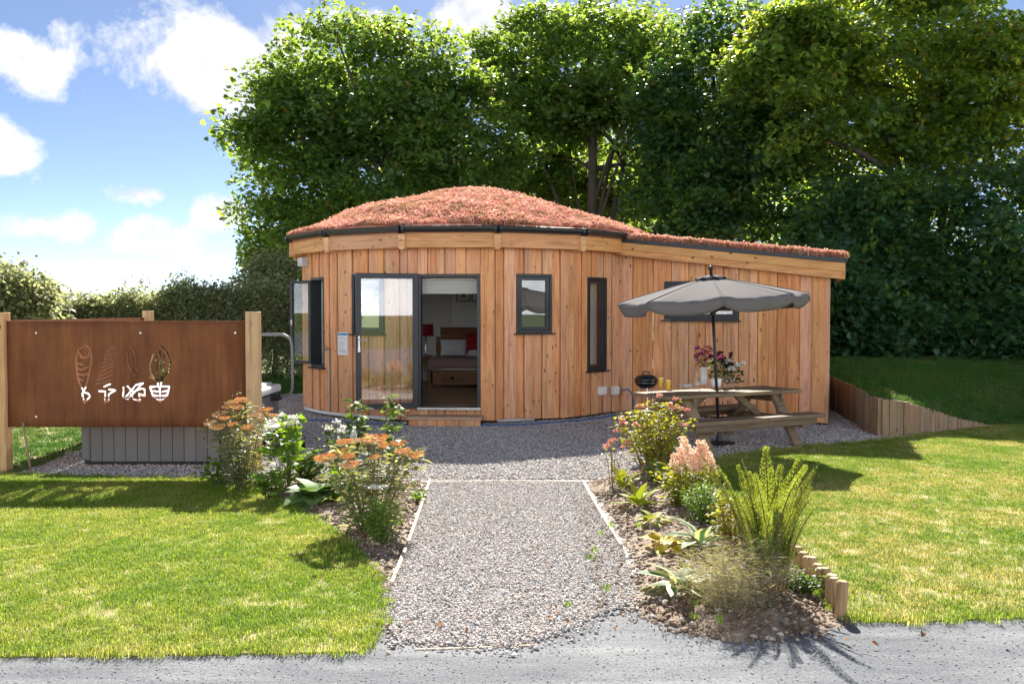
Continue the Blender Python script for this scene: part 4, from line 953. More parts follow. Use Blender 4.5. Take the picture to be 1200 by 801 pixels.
MB().box((tx0 + .02, ty0 + .02, .06), (tx1 - .02, ty1 - .02, .6)).build('shell', MAT['dark'], tub)
MB().box((tx0 - .03, ty0 - .03, .695), (tx1 + .03, ty1 + .03, .80)).build('rim', MAT['tub_lid'], tub, .03)
MB().box((tx0 + .08, ty0 + .08, .802), (tx1 - .08, ty1 - .08, .83)).build('cover', MAT['tub_lid'], tub, .02)
for px in (122, 228):
    p = atY(px, 501, ty0); MB().box((p.x - .04, ty0 - .022, .66), (p.x + .04, ty0 - .013, .70)).build('latch', MAT['rubber'], tub)
MB().box((-5.78, 11.3, .50), (-5.19, 13.4, .83)).build('added_pale_block', MAT['tub_lid'], tub, .04)  # pale block added beside the tub so the screen's lower cut-outs read bright
rp = smooth_path([(-3.9, 13.1, 1.51), (-3.3, 13.1, 1.52), (-3.16, 13.1, 1.5), (-3.08, 13.1, 1.4), (-3.07, 13.1, 1.0), (-3.08, 13.1, .74), (-3.15, 13.1, .67), (-3.35, 13.1, .66)], 5)
rl = MB().tube(rp, .02, 10).build('cover_lifter', MAT['railm'], tub, smooth=True)
MB().box((-3.42, 12.98, .6), (-3.24, 13.2, .7)).build('lifter_bracket', MAT['rubber'], rl, .01)
st_ = thing('tub_steps', 'dark two-tread steps standing beside the hot tub', 'steps', (-3.24, 11.85, 0))
MB().box((-.06, 0, .34), (.26, .6, .38)).build('tread', MAT['tub_lid'], st_, .01); MB().box((.2, 0, .16), (.5, .6, .2)).build('tread', MAT['tub'], st_, .01)
for y_ in (0.02, .55): MB().add([(-.05, y_, 0), (.49, y_, 0), (.49, y_, .158), (.27, y_, .158), (.25, y_, .338), (-.05, y_, .338), (-.05, y_ + .03, 0), (.49, y_ + .03, 0), (.49, y_ + .03, .158), (.27, y_ + .03, .158), (.25, y_ + .03, .338), (-.05, y_ + .03, .338)],
    [(0, 1, 2, 3, 4, 5), (11, 10, 9, 8, 7, 6)] + [(i, (i + 1) % 6, 6 + (i + 1) % 6, 6 + i) for i in range(6)]).build('side_board', MAT['rubber'], st_)

# ================================================================== EDGINGS AND RETAINING WALL
def edging(name, label, cat, pts, group=None, z=.035, th_=.026):
    t_ = thing(name, label, cat, (0, 0, 0), 0, group)
    for a_, b_ in zip(pts, pts[1:]):
        a_, b_ = Vector(a_), Vector(b_); L_ = (b_ - a_).length; m_ = (a_ + b_) / 2
        o_ = MB().box((-L_ / 2 + .004, -th_ / 2, -.1), (L_ / 2 - .004, th_ / 2, z + random.uniform(-.002, .002))).build('board', MAT['edge'], t_, .003)
        o_.location = (m_.x, m_.y, 0); o_.rotation_euler = (0, 0, math.atan2(b_.y - a_.y, b_.x - a_.x))
edging('path_edging', 'pale timber edging board between gravel path and left flower bed', 'edging', [at(504, 564), at(492, 600), at(478, 640), at(459, 687)], 'timber edgings of the path')
edging('path_edging', 'pale timber edging board between gravel path and right flower bed', 'edging', [at(683, 566), at(696, 590), at(711, 615), at(728, 642)], 'timber edgings of the path', .035)
edging('path_edging', 'timber strip across the path where it meets the shaded yard', 'edging', [at(455, 562), at(504, 563), at(575, 564), at(690, 565)], 'timber edgings of the path', .0135, .014)
edging('path_edging', 'timber strip set across the path end beside the dusty track', 'edging', [at(485, 761), at(560, 759), at(632, 756)], 'timber edgings of the path', .007, .014)
le = thing('log_edging', 'row of short round logs edging the lawn beside the fern', 'edging')
lpts = [at(925, 650), at(945, 672), at(965, 698), at(985, 723)]
for i in range(12):
    u = i / 11 * 3; k = min(2, int(u)); p = lpts[k].lerp(lpts[k + 1], u - k); hh = .10 + .012 * i + random.uniform(-.012, .012); rr_ = random.uniform(.03, .038)
    o_ = MB().lathe([(0, -.1), (rr_, -.1), (rr_ * 1.02, hh * .5), (rr_, hh - .012), (rr_ * .8, hh), (0, hh)], 12).build('log', MAT['log'], le); o_.location = (p.x, p.y, 0); o_.rotation_euler = (random.uniform(-.04, .04), random.uniform(-.04, .04), random.uniform(0, 6))
rw = thing('retaining_wall', 'curved retaining wall of upright timbers holding the grass bank', 'retaining wall')
acc = []
for (p, q, za, zb_) in zip(WALL, WALL[1:], WTOP, WTOP[1:]):
    p, q = Vector((*p, 0)), Vector((*q, 0)); L_ = (q - p).length; n = max(1, round(L_ / .13))
    for i in range(n):
        m_ = p.lerp(q, (i + .5) / n); hh = za + (zb_ - za) * (i + .5) / n + random.uniform(-.005, .005)
        if hh < .03: continue
        w_ = L_ / n; pr = random.uniform(-.007, .007)
        o_ = MB().box((-w_ / 2 + .001, -.05, -.1), (w_ / 2 - .001, .03, hh)).build('timber', MAT['sleeper'], rw, .006)
        d_ = (q - p).normalized(); o_.matrix_basis = Matrix(((d_.x, -d_.y, 0, m_.x), (d_.y, d_.x, 0, m_.y), (0, 0, 1, 0), (0, 0, 0, 1))) @ Matrix.Translation((0, pr, 0))

# ================================================================== PICNIC TABLE, PARASOL AND WHAT STANDS ON THE TABLE
TC = at(843, 521); TA = R(29)
tb = thing('picnic_table', 'weathered timber picnic table with benches under grey parasol', 'picnic table', TC, TA)
LT = 1.18
for i in range(5): MB().box((-LT, -.072, -.008), (LT, .072, .04)).build('top_plank', MAT['table_wood'], tb, .006).location = (0, (i - 2) * .15, .71)
for sy in (-1, 1):
    for j in range(2): MB().box((-LT, -.068, -.01), (LT, .068, .042)).build('bench_plank', MAT['table_wood'], tb, .006).location = (0, sy * (.60 + j * .142), .41)
for sx in (-.78, .78):
    for sy in (-1, 1):
        o_ = MB().bar((0, sy * .24, .70), (0, sy * .70, 0), .06, .15, (1, 0, 0)).build('leg', MAT['table_wood'], tb, .005); o_.location = (sx, 0, 0)
    MB().box((-.065, -.75, .27), (-.01, .75, .398)).build('bench_beam', MAT['table_wood'], tb, .005).location = (sx + .09, 0, 0)
    MB().box((-.065, -.36, .58), (-.01, .36, .70)).build('top_beam', MAT['table_wood'], tb, .005).location = (sx + .09, 0, 0)
    MB().bar((sx * .93, 0, .38), (sx * .35, 0, .70), .05, .09).build('brace', MAT['table_wood'], tb, .005)
for sy in (-1, 1): MB().box((-LT + .12, -.02, .31), (LT - .12, .02, .398)).build('bench_rail', MAT['table_wood'], tb, .004).location = (0, sy * .745, 0)

pb_ = TC.copy(); par = thing('parasol', 'dark grey octagonal parasol standing through the picnic table', 'parasol', pb_)
par.rotation_euler = (R(0), R(-3.2), 0)
MB().tube([(0, 0, .0), (0, 0, 1.2), (0, 0, 2.36)], .021, 12).build('pole', MAT['pole'], par, smooth=True)
MB().lathe([(0, 0), (.22, 0), (.22, .03), (.05, .06), (.03, .2), (0, .2)], 20).build('base', MAT['pole'], par)
RC, ZR, ZA = 1.30, 2.02, 2.315
can = MB(); val = MB(); NG, NR, NS = 8, 12, 10
def cz(f, s_): return ZA - (ZA - ZR) * f ** 1.12 - .045 * f * (1 - (2 * s_ - 1) ** 2) * f
V_ = []; Fq = []
for g in range(NG):
    a0, a1 = R(-6 + 45 * g), R(-6 + 45 * (g + 1)); o0 = len(V_)
    for i in range(NR + 1):
        f = .06 + .94 * i / NR
        for j in range(NS + 1):
            s_ = j / NS; p0 = Vector((math.sin(a0), -math.cos(a0), 0)); p1 = Vector((math.sin(a1), -math.cos(a1), 0)); p = p0.lerp(p1, s_) * (RC * f)
            if i == NR: p *= 1 - .025 * (1 - (2 * s_ - 1) ** 2)
            crease = .005 * f * math.sin(13 * s_ + 5 * g) * math.sin(9 * f + 2 * g) + .006 * (f > .8) * math.sin(21 * s_ + 3 * g)
            V_.append((p.x, p.y, cz(f, s_) + crease * (0 < j < NS)))
    for i in range(NR):
        for j in range(NS): k = o0 + i * (NS + 1) + j; Fq.append((k, k + NS + 1, k + NS + 2, k + 1))
    ov = len(V_)
    vv = []; fv = []
    for i in range(4):
        for j in range(NS + 1):
            s_ = j / NS; p0 = Vector((math.sin(a0), -math.cos(a0), 0)); p1 = Vector((math.sin(a1), -math.cos(a1), 0)); p = p0.lerp(p1, s_) * RC * (1 - .025 * (1 - (2 * s_ - 1) ** 2)) * (1.0 + .006 * math.sin(7 * s_ + g) * i)
            dep = .155 * i / 3 * (.55 + .45 * min(1, 4 * min(s_, 1 - s_) + .25)); p *= 1 - .02 * i / 3 + .012 * math.sin(9 * s_ + 4 * g) * i / 3
            vv.append((p.x * 1.001, p.y * 1.001, cz(1, s_) - dep + .001))
    for i in range(3):
        for j in range(NS): k = i * (NS + 1) + j; fv.append((k, k + NS + 1, k + NS + 2, k + 1))
    o_ = MB().add(vv, fv).build('valance', MAT['canvas'], par, smooth=True); o_.modifiers.new('thick', 'SOLIDIFY').thickness = .003
for g in range(8):
    a_ = R(-6 + 45 * g); MB().tube([(RC * f * math.sin(a_), -RC * f * math.cos(a_), cz(f, 0) + .003) for f in (.1, .3, .5, .7, .9, .998)], .005, 5).build('seam', MAT['seam'], par)
co = MB().add(V_, Fq).build('canopy', MAT['canvas'], par, smooth=True); co.modifiers.new('thick', 'SOLIDIFY').thickness = .003
vent = MB(); V_ = []; Fq = []
for i in range(3):
    for j in range(32):
        a_ = 2 * math.pi * j / 32; r_ = (.03, .13, .22)[i]; V_.append((r_ * math.sin(a_), -r_ * math.cos(a_), (2.345, 2.325, 2.298)[i] + (.014 * math.cos(8 * a_) if i == 2 else 0)))
Fq = [(i * 32 + j, (i + 1) * 32 + j, (i + 1) * 32 + (j + 1) % 32, i * 32 + (j + 1) % 32) for i in range(2) for j in range(32)]
vo = vent.add(V_, Fq).build('vent_cap', MAT['canvas'], par, smooth=True); vo.modifiers.new('thick', 'SOLIDIFY').thickness = .004
MB().lathe([(0, 2.36), (.022, 2.36), (.02, 2.40), (.034, 2.425), (.036, 2.445), (.024, 2.465), (0, 2.472)], 14).build('finial', MAT['pole'], par, smooth=True)
for g in range(8):
    a_ = R(-6 + 45 * g); MB().tube([(0.03 * math.sin(a_), -.03 * math.cos(a_), ZA - .035), (RC * .985 * math.sin(a_), -RC * .985 * math.cos(a_), ZR - .012)], .008, 6).build('rib', MAT['pole'], par)
    MB().tube([(0.03 * math.sin(a_), -.03 * math.cos(a_), 1.83), (RC * .55 * math.sin(a_), -RC * .55 * math.cos(a_), cz(.55, 0) - .02)], .007, 6).build('strut', MAT['pole'], par)
MB().lathe([(.0, 1.79), (.04, 1.79), (.04, 1.86), (0, 1.86)], 12).build('hub', MAT['pole'], par)
MB().tube([(-.003, -.024, 2.02), (.003, -.024, 2.10)], .006, 6).build('cord_tag', MAT['juice'], par)

ZT_ = .7515
MT = Matrix.Translation(TC) @ Matrix.Rotation(TA, 4, 'Z')
def ontable(px, py): return at(px, py, ZT_)
def glass_of(px, py, lab):
    t_ = thing('juice_glass', lab, 'glass', ontable(px, py), 0, 'glasses of orange juice')
    MB().lathe([(.0, 0), (.034, 0), (.041, .155), (.0405, .155), (.0335, .004), (0, .004)], 18).build('tumbler', MAT['clear'], t_, smooth=True)
    MB().lathe([(.0, .006), (.0328, .006), (.0388, .13), (0, .13)], 18).build('juice', MAT['juice'], t_)
glass_of(774.5, 453.5, 'glass of orange juice on the table end, nearer the barbecue'); glass_of(783, 456.5, 'glass of orange juice on the table end, nearer the flowers')
for i in range(4):
    o_ = MB().lathe([(0, 0), (.08, 0), (.105, .008), (.104, .011), (.078, .004), (0, .004)], 24).build('plate', MAT['ceramic'], smooth=True); o_.location = ontable(804.5, 453) + Vector((.004 * (i % 2), 0, i * .0105))
    tag(o_, ('bottom', 'second', 'third', 'top')[i] + ' white plate of the stack on the picnic table', 'plate', 'stacked white plates')
o_ = MB().lathe([(0, 0), (.05, 0), (.054, .02), (.05, .09), (.03, .17), (.018, .2), (.018, .26), (.021, .275), (.016, .275), (.014, .2), (.045, .09), (.046, .01), (0, .01)], 20).build('carafe', MAT['clear'], smooth=True); o_.location = ontable(816, 455.5)
tag(o_, 'clear glass carafe with slim neck beside white vase', 'carafe')
o_ = MB().lathe([(0, 0), (.046, 0), (.048, .01), (.047, .265), (.044, .268), (.041, .26), (.041, .02), (0, .02)], 22).build('vase', MAT['ceramic'], smooth=True); o_.location = ontable(824.5, 450.5)
tag(o_, 'tall white cylinder vase holding pink flowers on table', 'vase')
vp = MB().lathe([(0, 0), (.06, 0), (.072, .02), (.081, .13), (.076, .133), (.07, .12), (.06, .02), (0, .02)], 22).build('plant_pot', MAT['ceramic'], smooth=True); vp.location = ontable(839, 453.5)
tag(vp, 'squat white ceramic pot with dark leafy plant', 'pot')
for px, lab in ((850, 'clear glass jar holding dark stems beside white pot'), (857.5, 'clear glass jar holding white roses on the table')):
    o_ = MB().lathe([(0, 0), (.042, 0), (.044, .02), (.044, .14), (.04, .15), (.037, .14), (.038, .01), (0, .01)], 18).build('jar', MAT['clear'], smooth=True); o_.location = ontable(px, 452.5); tag(o_, lab, 'jar', 'glass jars of flowers')
FM = {k: leafmat(k + '_petal', c, tuple(min(1, x * 1.3) for x in c), .3, rnd=.25, rough=.6) for k, c in dict(magenta=(.45, .035, .22), peach=(.62, .25, .15), dark=(.045, .01, .02), cream=(.68, .66, .58), orange=(.62, .25, .07), blush=(.80, .57, .43), pink=(.55, .24, .19), white=(.8, .8, .76), yellow=(.6, .45, .04)).items()}
FM['gold'] = FM['orange']
def bouquet(name, lab, loc, heads, leafm, spread, hmin, hmax, nleaf=60, seed=1, low=0.0, headsize=.03):
    rr_ = np.random.default_rng(seed); t_ = thing(name, lab, 'flowers', loc)
    st = MB(); lp_, ld_ = [], []
    for kname, n_ in heads:
        parts = []
        for i in range(n_):
            a_ = rr_.uniform(0, 6.28); q = spread * math.sqrt(rr_.uniform(0, 1)); h_ = rr_.uniform(hmin, hmax)
            tip = Vector((q * math.cos(a_), q * math.sin(a_), h_)); st.tube([(0.1 * tip.x, .1 * tip.y, -.08), tip * .5 + Vector((0, 0, .05)), tip], .002, 4)
            m_ = 16; d_ = rdirs(m_, -.3, 1); sz = headsize * rr_.uniform(.7, 1.2)
            parts.append(leaves(np.array(tip) + d_ * sz * .25, d_, rdirs(m_), sz, sz * .9, 'broad', .3, .3))
        o_ = link('blooms', npmesh('blooms', *joinnp(parts)), FM[kname], t_); o_['kind'] = 'stuff'
    st.build('stems', MAT['stem'], t_)
    if nleaf:
        a_ = rr_.uniform(0, 6.28, nleaf); q = spread * np.sqrt(rr_.uniform(0, 1, nleaf)); z_ = rr_.uniform(low, hmax * .8, nleaf)
        P_ = np.stack([q * np.cos(a_) * .7, q * np.sin(a_) * .7, z_], 1); D_ = np.stack([np.cos(a_), np.sin(a_), rr_.uniform(-.6, .6, nleaf)], 1)
        o_ = link('leaves', npmesh('leaves', *leaves(P_, D_, rdirs(nleaf, .3, 1), .06, .03, 'lance')), leafm, t_); o_['kind'] = 'stuff'
    return t_
LM = {k: leafmat(k + '_leaf', c, rnd=.35, trans=.4) for k, c in dict(mid=(.07, .13, .03), lime=(.2, .23, .03), grey=(.17, .20, .12), deep=(.03, .07, .022), fern=(.14, .20, .038), bright=(.11, .21, .025), yellow=(.34, .30, .03), blue=(.08, .15, .09), fennel=(.22, .225, .17), cream=(.5, .5, .25)).items()}
bouquet('bouquet', 'magenta and peach flowers standing in tall white vase', ontable(824.5, 450.5) + Vector((0, 0, .27)), [('magenta', 16), ('peach', 7)], LM['mid'], .15, .04, .3, 34, 2)
bouquet('pot_plant', 'dark leafy plant growing in squat white pot', ontable(839, 453.5) + Vector((0, 0, .12)), [('dark', 10), ('magenta', 2)], LM['mid'], .10, .2, .36, 90, 3)
bouquet('bouquet', 'dark burgundy stems in the glass jar beside the pot', ontable(850, 452.5) + Vector((0, 0, .13)), [('dark', 22)], LM['deep'], .11, .12, .36, 60, 4)
bouquet('bouquet', 'white rose bouquet with trailing dark leaves in glass jar', ontable(857.5, 452.5) + Vector((.03, 0, .13)), [('white', 8)], LM['deep'], .15, .1, .25, 110, 5, -.08, .045)

bq = thing('kettle_barbecue', 'small black kettle barbecue standing behind the table end', 'barbecue', at(757, 497))
zk = .71
MB().lathe([(0, zk - .13), (.1, zk - .115), (.17, zk - .06), (.19, zk), (.183, zk), (0, zk - .02)], 28).build('bowl', MAT['enamel'], bq, smooth=True)
MB().lathe([(.196, zk + .002), (.192, zk + .03), (.16, zk + .075), (.1, zk + .105), (.03, zk + .115), (0, zk + .116)], 28).build('lid', MAT['enamel'], bq, smooth=True)
MB().tube([(-.06, 0, zk + .108), (-.05, 0, zk + .15), (.05, 0, zk + .15), (.06, 0, zk + .108)], .011, 8).build('lid_handle', MAT['rubber'], bq)
for a_ in (30, 150, 270): MB().tube([(.1 * math.cos(R(a_)), .1 * math.sin(R(a_)), zk - .1), (.24 * math.cos(R(a_)), .24 * math.sin(R(a_)), 0)], .009, 8).build('leg', MAT['steel'], bq)

# ================================================================== PLANTS
def stems_of(t_, tips, m_, r0=.005, r1=.002, spread0=.25, name='stems'):
    b = MB()
    for p in tips:
        p = Vector(p); b0 = Vector((p.x * spread0, p.y * spread0, -.03)); mid = b0.lerp(p, .5) + Vector((p.x * -.08, p.y * -.08, 0)); b.tube([b0, mid, p], [r0, (r0 + r1) / 2, r1], 5, False)
    o_ = b.build(name, m_, t_, smooth=True); o_['kind'] = 'stuff'; return o_
def leafpart(t_, P_, D_, U_, L_, W_, m_, shape='oval', fold=.25, droop=.3, name='leaves'):
    o_ = link(name, npmesh(name, *leaves(P_, D_, U_, L_, W_, shape, fold, droop), True), m_, t_); o_['kind'] = 'stuff'; return o_
def along(tips, n_per, f0, f1, spread0=.25, jit=.02):
    P_, D_ = [], []
    for p in tips:
        p = np.array(p); b0 = np.array([p[0] * spread0, p[1] * spread0, 0]); u = RNG.uniform(f0, f1, n_per)[:, None]
        P_.append(b0 + (p - b0) * u + RNG.normal(0, jit, (n_per, 3))); a_ = RNG.uniform(0, 6.28, n_per); D_.append(np.stack([np.cos(a_), np.sin(a_), RNG.uniform(-.2, .7, n_per)], 1))
    return np.concatenate(P_), np.concatenate(D_)
def tipset(n, rad, hmin, hmax, flat=.5):
    a_ = RNG.uniform(0, 6.28, n); q = rad * np.sqrt(RNG.uniform(0, 1, n)); h_ = hmin + (hmax - hmin) * (1 - flat * (q / rad) ** 2) * RNG.uniform(.8, 1, n)
    return np.stack([q * np.cos(a_), q * np.sin(a_), h_], 1)
def shrub(name, lab, loc, n, rad, hmin, hmax, lm, L_, W_, nper, cat='plant', shape='oval', stem=MAT['stem'], f0=.25, jit=.025):
    t_ = thing(name, lab, cat, loc); tips = tipset(n, rad, hmin, hmax); stems_of(t_, tips, stem)
    P_, D_ = along(tips, nper, f0, 1.02, .25, jit); N = len(P_)
    leafpart(t_, P_, D_, rdirs(N, .4, 1), L_ * RNG.uniform(.6, 1.2, N), W_ * RNG.uniform(.7, 1.1, N), lm, shape); return t_, tips
def bpos(px, py): p = at(px, py, .05); return p
# achillea
def corymb():
    b = MB(); prof = [(0, -.022), (.015, -.016), (.05, -.002), (.06, .003), (.045, .008), (0, .01)]; b.lathe(prof, 14)
    V_, F_ = np.array(b.v), b.f
    me = b.mesh('flower_head', True)
    for v in me.vertices: v.co.z += random.uniform(-.003, .004); v.co.x *= random.uniform(.93, 1.05)
    n = 130; a_ = RNG.uniform(0, 6.28, n); q = .064 * np.sqrt(RNG.uniform(0, 1, n)); P_ = np.stack([q * np.cos(a_), q * np.sin(a_), np.full(n, .012)], 1)
    V2, F2 = leaves(P_, rdirs(n, .2, 1), rdirs(n), .017, .014, 'broad', .3, .2)
    bm = bmesh.new(); bm.from_mesh(me); m2 = npmesh('x', V2, F2); bm.from_mesh(m2); bm.to_mesh(me); bm.free(); return me
def headmat(name, c):
    m_, nt, out = newmat(name); oi = nt('ShaderNodeObjectInfo').outputs['Random']; ri = nt('ShaderNodeNewGeometry').outputs['Random Per Island']
    col = nt.mix(1.0, nt.mix(oi, c[0], c[1]), nt.ramp(ri, [(0, .75), (1, 1.2)]), 'MULTIPLY')
    p = nt('ShaderNodeBsdfPrincipled', i={'Base Color': col, 'Roughness': .85, 'Specular IOR Level': .1}); nt.l.new(p.outputs[0], out.inputs[0]); return m_
HM = headmat('yarrow_head', ((.78, .40, .15), (.84, .60, .34)))
CORY = [corymb() for _ in range(3)]
for me in CORY: me.materials.append(HM)
def yarrow(lab, loc, n, rad, hmin, hmax, hs):
    t_, tips = shrub('yarrow', lab, loc, n, rad, hmin, hmax, LM['grey'], .10, .03, 46, 'flowers', 'lance', f0=.02, jit=.04)
    for i, p in enumerate(tips):
        o_ = link('flower_head', CORY[i % 3], None, t_); o_.location = p; o_.rotation_euler = (random.uniform(-.2, .2), random.uniform(-.2, .2), random.uniform(0, 6)); o_.scale = (hs * random.uniform(.65, 1.15),) * 3
yarrow('tall yarrow with flat orange heads beside the screen post', bpos(287, 568), 24, .38, .42, .90, .95)
yarrow('bushy yarrow with peach orange heads beside the gravel path', bpos(434, 618), 28, .42, .36, .80, 1.0)
def blossoms(t_, tips, mk, size, n=20, name='blooms', flat=.6):
    parts = []
    for p in tips:
        d_ = rdirs(n, -.2, 1); off = d_ * np.array([1, 1, flat]) * size * RNG.uniform(.4, 1, (n, 1)); parts.append(leaves(np.array(p) + off, rdirs(n, -.2, 1), rdirs(n), size * .55, size * .5, 'broad', .3, .2))
    o_ = link(name, npmesh(name, *joinnp(parts)), FM[mk], t_); o_['kind'] = 'stuff'; return o_
t_, tips = shrub('phlox', 'white flowering plant with broad green leaves beside the tub steps', bpos(336, 573), 16, .2, .45, .78, LM['bright'], .12, .075, 9, 'flowers', f0=.1); blossoms(t_, tips, 'cream', .05, 13)
t_, tips = shrub('phlox', 'slender white flowering plant in front of the yard gravel', bpos(388, 562), 10, .16, .35, .66, LM['mid'], .09, .05, 8, 'flowers', f0=.1); blossoms(t_, tips, 'cream', .046, 12)
t_, tips = shrub('shrub', 'tall leafy green shrub before the open door, white trumpet hanging', bpos(415, 552), 11, .2, .5, .82, LM['mid'], .12, .06, 11); blossoms(t_, tips[:4], 'blush', .03, 10)
V_, F_ = leaves([(.03, -.16, .50)] * 5, np.stack([np.cos(np.arange(5) * 1.26) * .25, np.sin(np.arange(5) * 1.26) * .25, -np.ones(5)], 1), rdirs(5), .14, .06, 'lance', .4, -.1)
link('trumpet_bloom', npmesh('trumpet_bloom', V_, F_), FM['white'], t_)
t_, tips = shrub('shrub', 'leaning leafy green stems below the open door pane', bpos(457, 552), 7, .13, .5, .88, LM['mid'], .1, .055, 13); blossoms(t_, tips[:3], 'blush', .028, 10)
shrub('seedling', 'small bright green plant beside the foot of the tub', bpos(256, 564), 14, .17, .08, .26, LM['bright'], .08, .04, 10)
shrub('feathery_plant', 'feathery bright green plant under the white lily by path', bpos(447, 633), 30, .16, .12, .33, LM['bright'], .06, .008, 30, shape='blade', f0=.1)
lil = thing('lily', 'single white lily flower above the feathery plant', 'flowers', bpos(441, 630)); MB().tube([(0, 0, -.05), (.01, -.02, .2), (0, -.03, .40)], .004, 6).build('stem', MAT['stem'], lil)
for i in range(6):
    a_ = i * 1.047; V_, F_ = leaves([(0, 0, 0)], [(1, 0, .7)], [(0, 0, 1)], .11, .05, 'lance', .3, .4); o_ = link('petal', npmesh('petal', V_, F_, True), FM['white'], lil); o_.location = (0, -.03, .39); o_.rotation_euler = (0, 0, a_)
shrub('seedling', 'tiny green weed on bare soil near path corner', bpos(489, 583), 10, .1, .02, .06, LM['bright'], .05, .02, 8)
# hostas: every leaf its own piece
def hostaleaf(L_, W_, droop): V_, F_ = leaves([(0, 0, 0)], [(1, 0, .55)], [(0, 0, 1)], L_, W_, 'broad', .2, droop); return npmesh('leaf', V_, F_, True)
def vari(name, inner_, edge_):
    m_, nt, out = newmat(name); tc = nt('ShaderNodeTexCoord').outputs['Object']; sx = nt('ShaderNodeSeparateXYZ', i={0: tc}); ab = nt.math('ABSOLUTE', sx.outputs['Y'])
    n_ = nt.noise(tc, 30, 3); f = nt.ramp(nt.math('ADD', nt.math('MULTIPLY', ab, 14), nt.math('MULTIPLY', n_, .35)), [(.42, 0), (.55, 1)])
    oi = nt('ShaderNodeObjectInfo').outputs['Random']; col = nt.mix(1.0, nt.mix(f, inner_, edge_), nt.ramp(oi, [(0, .75), (1, 1.2)]), 'MULTIPLY')
    p = nt('ShaderNodeBsdfPrincipled', i={'Base Color': col, 'Roughness': .55, 'Specular IOR Level': .2}); tr = nt('ShaderNodeBsdfTranslucent', i={'Color': nt.mix(1.0, col, (1.5, 1.5, .8), 'MULTIPLY')})
    mx = nt('ShaderNodeMixShader', i={0: .3, 1: p.outputs[0], 2: tr.outputs[0]}); nt.l.new(mx.outputs[0], out.inputs[0]); return m_
VM = {'green': vari('hosta_green', (.11, .19, .06), (.16, .25, .09)), 'white_edge': vari('hosta_white_edge', (.05, .12, .055), (.52, .52, .34)), 'yellow': vari('hosta_yellow', (.42, .36, .04), (.55, .46, .10)), 'gold': vari('gold_leaf', (.30, .32, .03), (.24, .30, .03))}
def hosta(lab, loc, n, L_, W_, mk, droop=.75, up=(.2, .8), name='hosta'):
    t_ = thing(name, lab, 'plant', loc); mes = [hostaleaf(L_ * s_, W_ * s_, droop) for s_ in (.75, 1, 1.15)]
    for me in mes: me.materials.append(VM[mk])
    for i in range(n):
        o_ = link('leaf', mes[i % 3], None, t_); a_ = i * 2.399 + random.uniform(-.3, .3); f = i / n; r_ = .02 + .03 * f
        o_.location = (r_ * math.cos(a_), r_ * math.sin(a_), .01 + .05 * (1 - f)); o_.rotation_euler = (random.uniform(-.3, .3), up[0] - up[1] * (1 - f) + random.uniform(-.15, .15), a_)
hosta('large green hosta at the lawn edge in front of phlox', bpos(371, 586), 30, .22, .19, 'green')
shrub('leafy_plant', 'bushy mid green plant between hosta and peach yarrow', bpos(402, 588), 16, .16, .15, .36, LM['bright'], .09, .05, 11, f0=.05)
shrub('leafy_plant', 'low bright green plant between screen yarrow and phlox', bpos(316, 580), 14, .16, .10, .28, LM['bright'], .09, .045, 11, f0=.05)
shrub('leafy_plant', 'mid green leafy plant just behind the large hosta', bpos(362, 566), 16, .17, .16, .40, LM['mid'], .10, .055, 11, f0=.05)
hosta('white edged hosta beside the wispy fennel', bpos(796, 692), 15, .22, .11, 'white_edge')
hosta('white edged hosta with long leaves left of the big fern', bpos(822, 642), 14, .26, .10, 'white_edge', .7)
hosta('yellow hosta on bare soil left of the long hosta', bpos(781, 642), 11, .15, .11, 'yellow')
hosta('small green gold plant between yellow hosta and golden plant', bpos(764, 614), 12, .12, .07, 'gold', name='seedling')
hosta('golden leaved plant on the soil below astilbe', bpos(748, 594), 18, .2, .08, 'gold', .5, (.1, 1.0), name='golden_plant')
hosta('young yellow leaved plant at the path corner', bpos(728, 573), 12, .18, .07, 'gold', .45, (.0, 1.1), name='golden_plant')
# spirea, astilbe and neighbours
t_, tips = shrub('spirea', 'yellow green spirea bush with pink flower clusters before table', bpos(766, 556), 44, .40, .35, .82, LM['lime'], .06, .03, 34, 'shrub', stem=MAT['redstem'], f0=.25, jit=.04)
xt = np.array([(-.52, -.1, .33), (-.42, -.05, .48), (-.36, 0, .60), (-.30, -.1, .36), (.06, 0, .86), (.22, -.1, .83), (.3, 0, .72), (.38, .05, .7), (-.15, .05, .74)]); stems_of(t_, xt, MAT['redstem']); blossoms(t_, np.concatenate([xt, tips[:8]]), 'pink', .045, 24)
t_, tips = shrub('spirea', 'thin pink budded stems at the bed tip by path', bpos(718, 566), 6, .12, .2, .5, LM['grey'], .05, .025, 8, 'shrub', stem=MAT['redstem']); blossoms(t_, tips, 'pink', .035, 18)
t_, tips = shrub('astilbe', 'astilbe with pale pink plumes over bushy foliage', bpos(802, 592), 34, .32, .2, .40, LM['lime'], .06, .028, 34, 'flowers', f0=.05)
def plume(seed):
    r = np.random.default_rng(seed); n = 150; z_ = r.uniform(0, 1, n) ** .9; a_ = r.uniform(0, 6.28, n); q = .055 * (1 - z_ ** 1.3) * r.uniform(.4, 1.1, n) + .004
    return npmesh('plume', *leaves(np.stack([q * np.cos(a_), q * np.sin(a_), z_ * .24], 1), np.stack([np.cos(a_), np.sin(a_), r.uniform(.2, 1.2, n)], 1), rdirs(n), .026, .016, 'broad', .3, .1))
PLM = [plume(k) for k in range(3)]
for me in PLM: me.materials.append(FM['blush'])
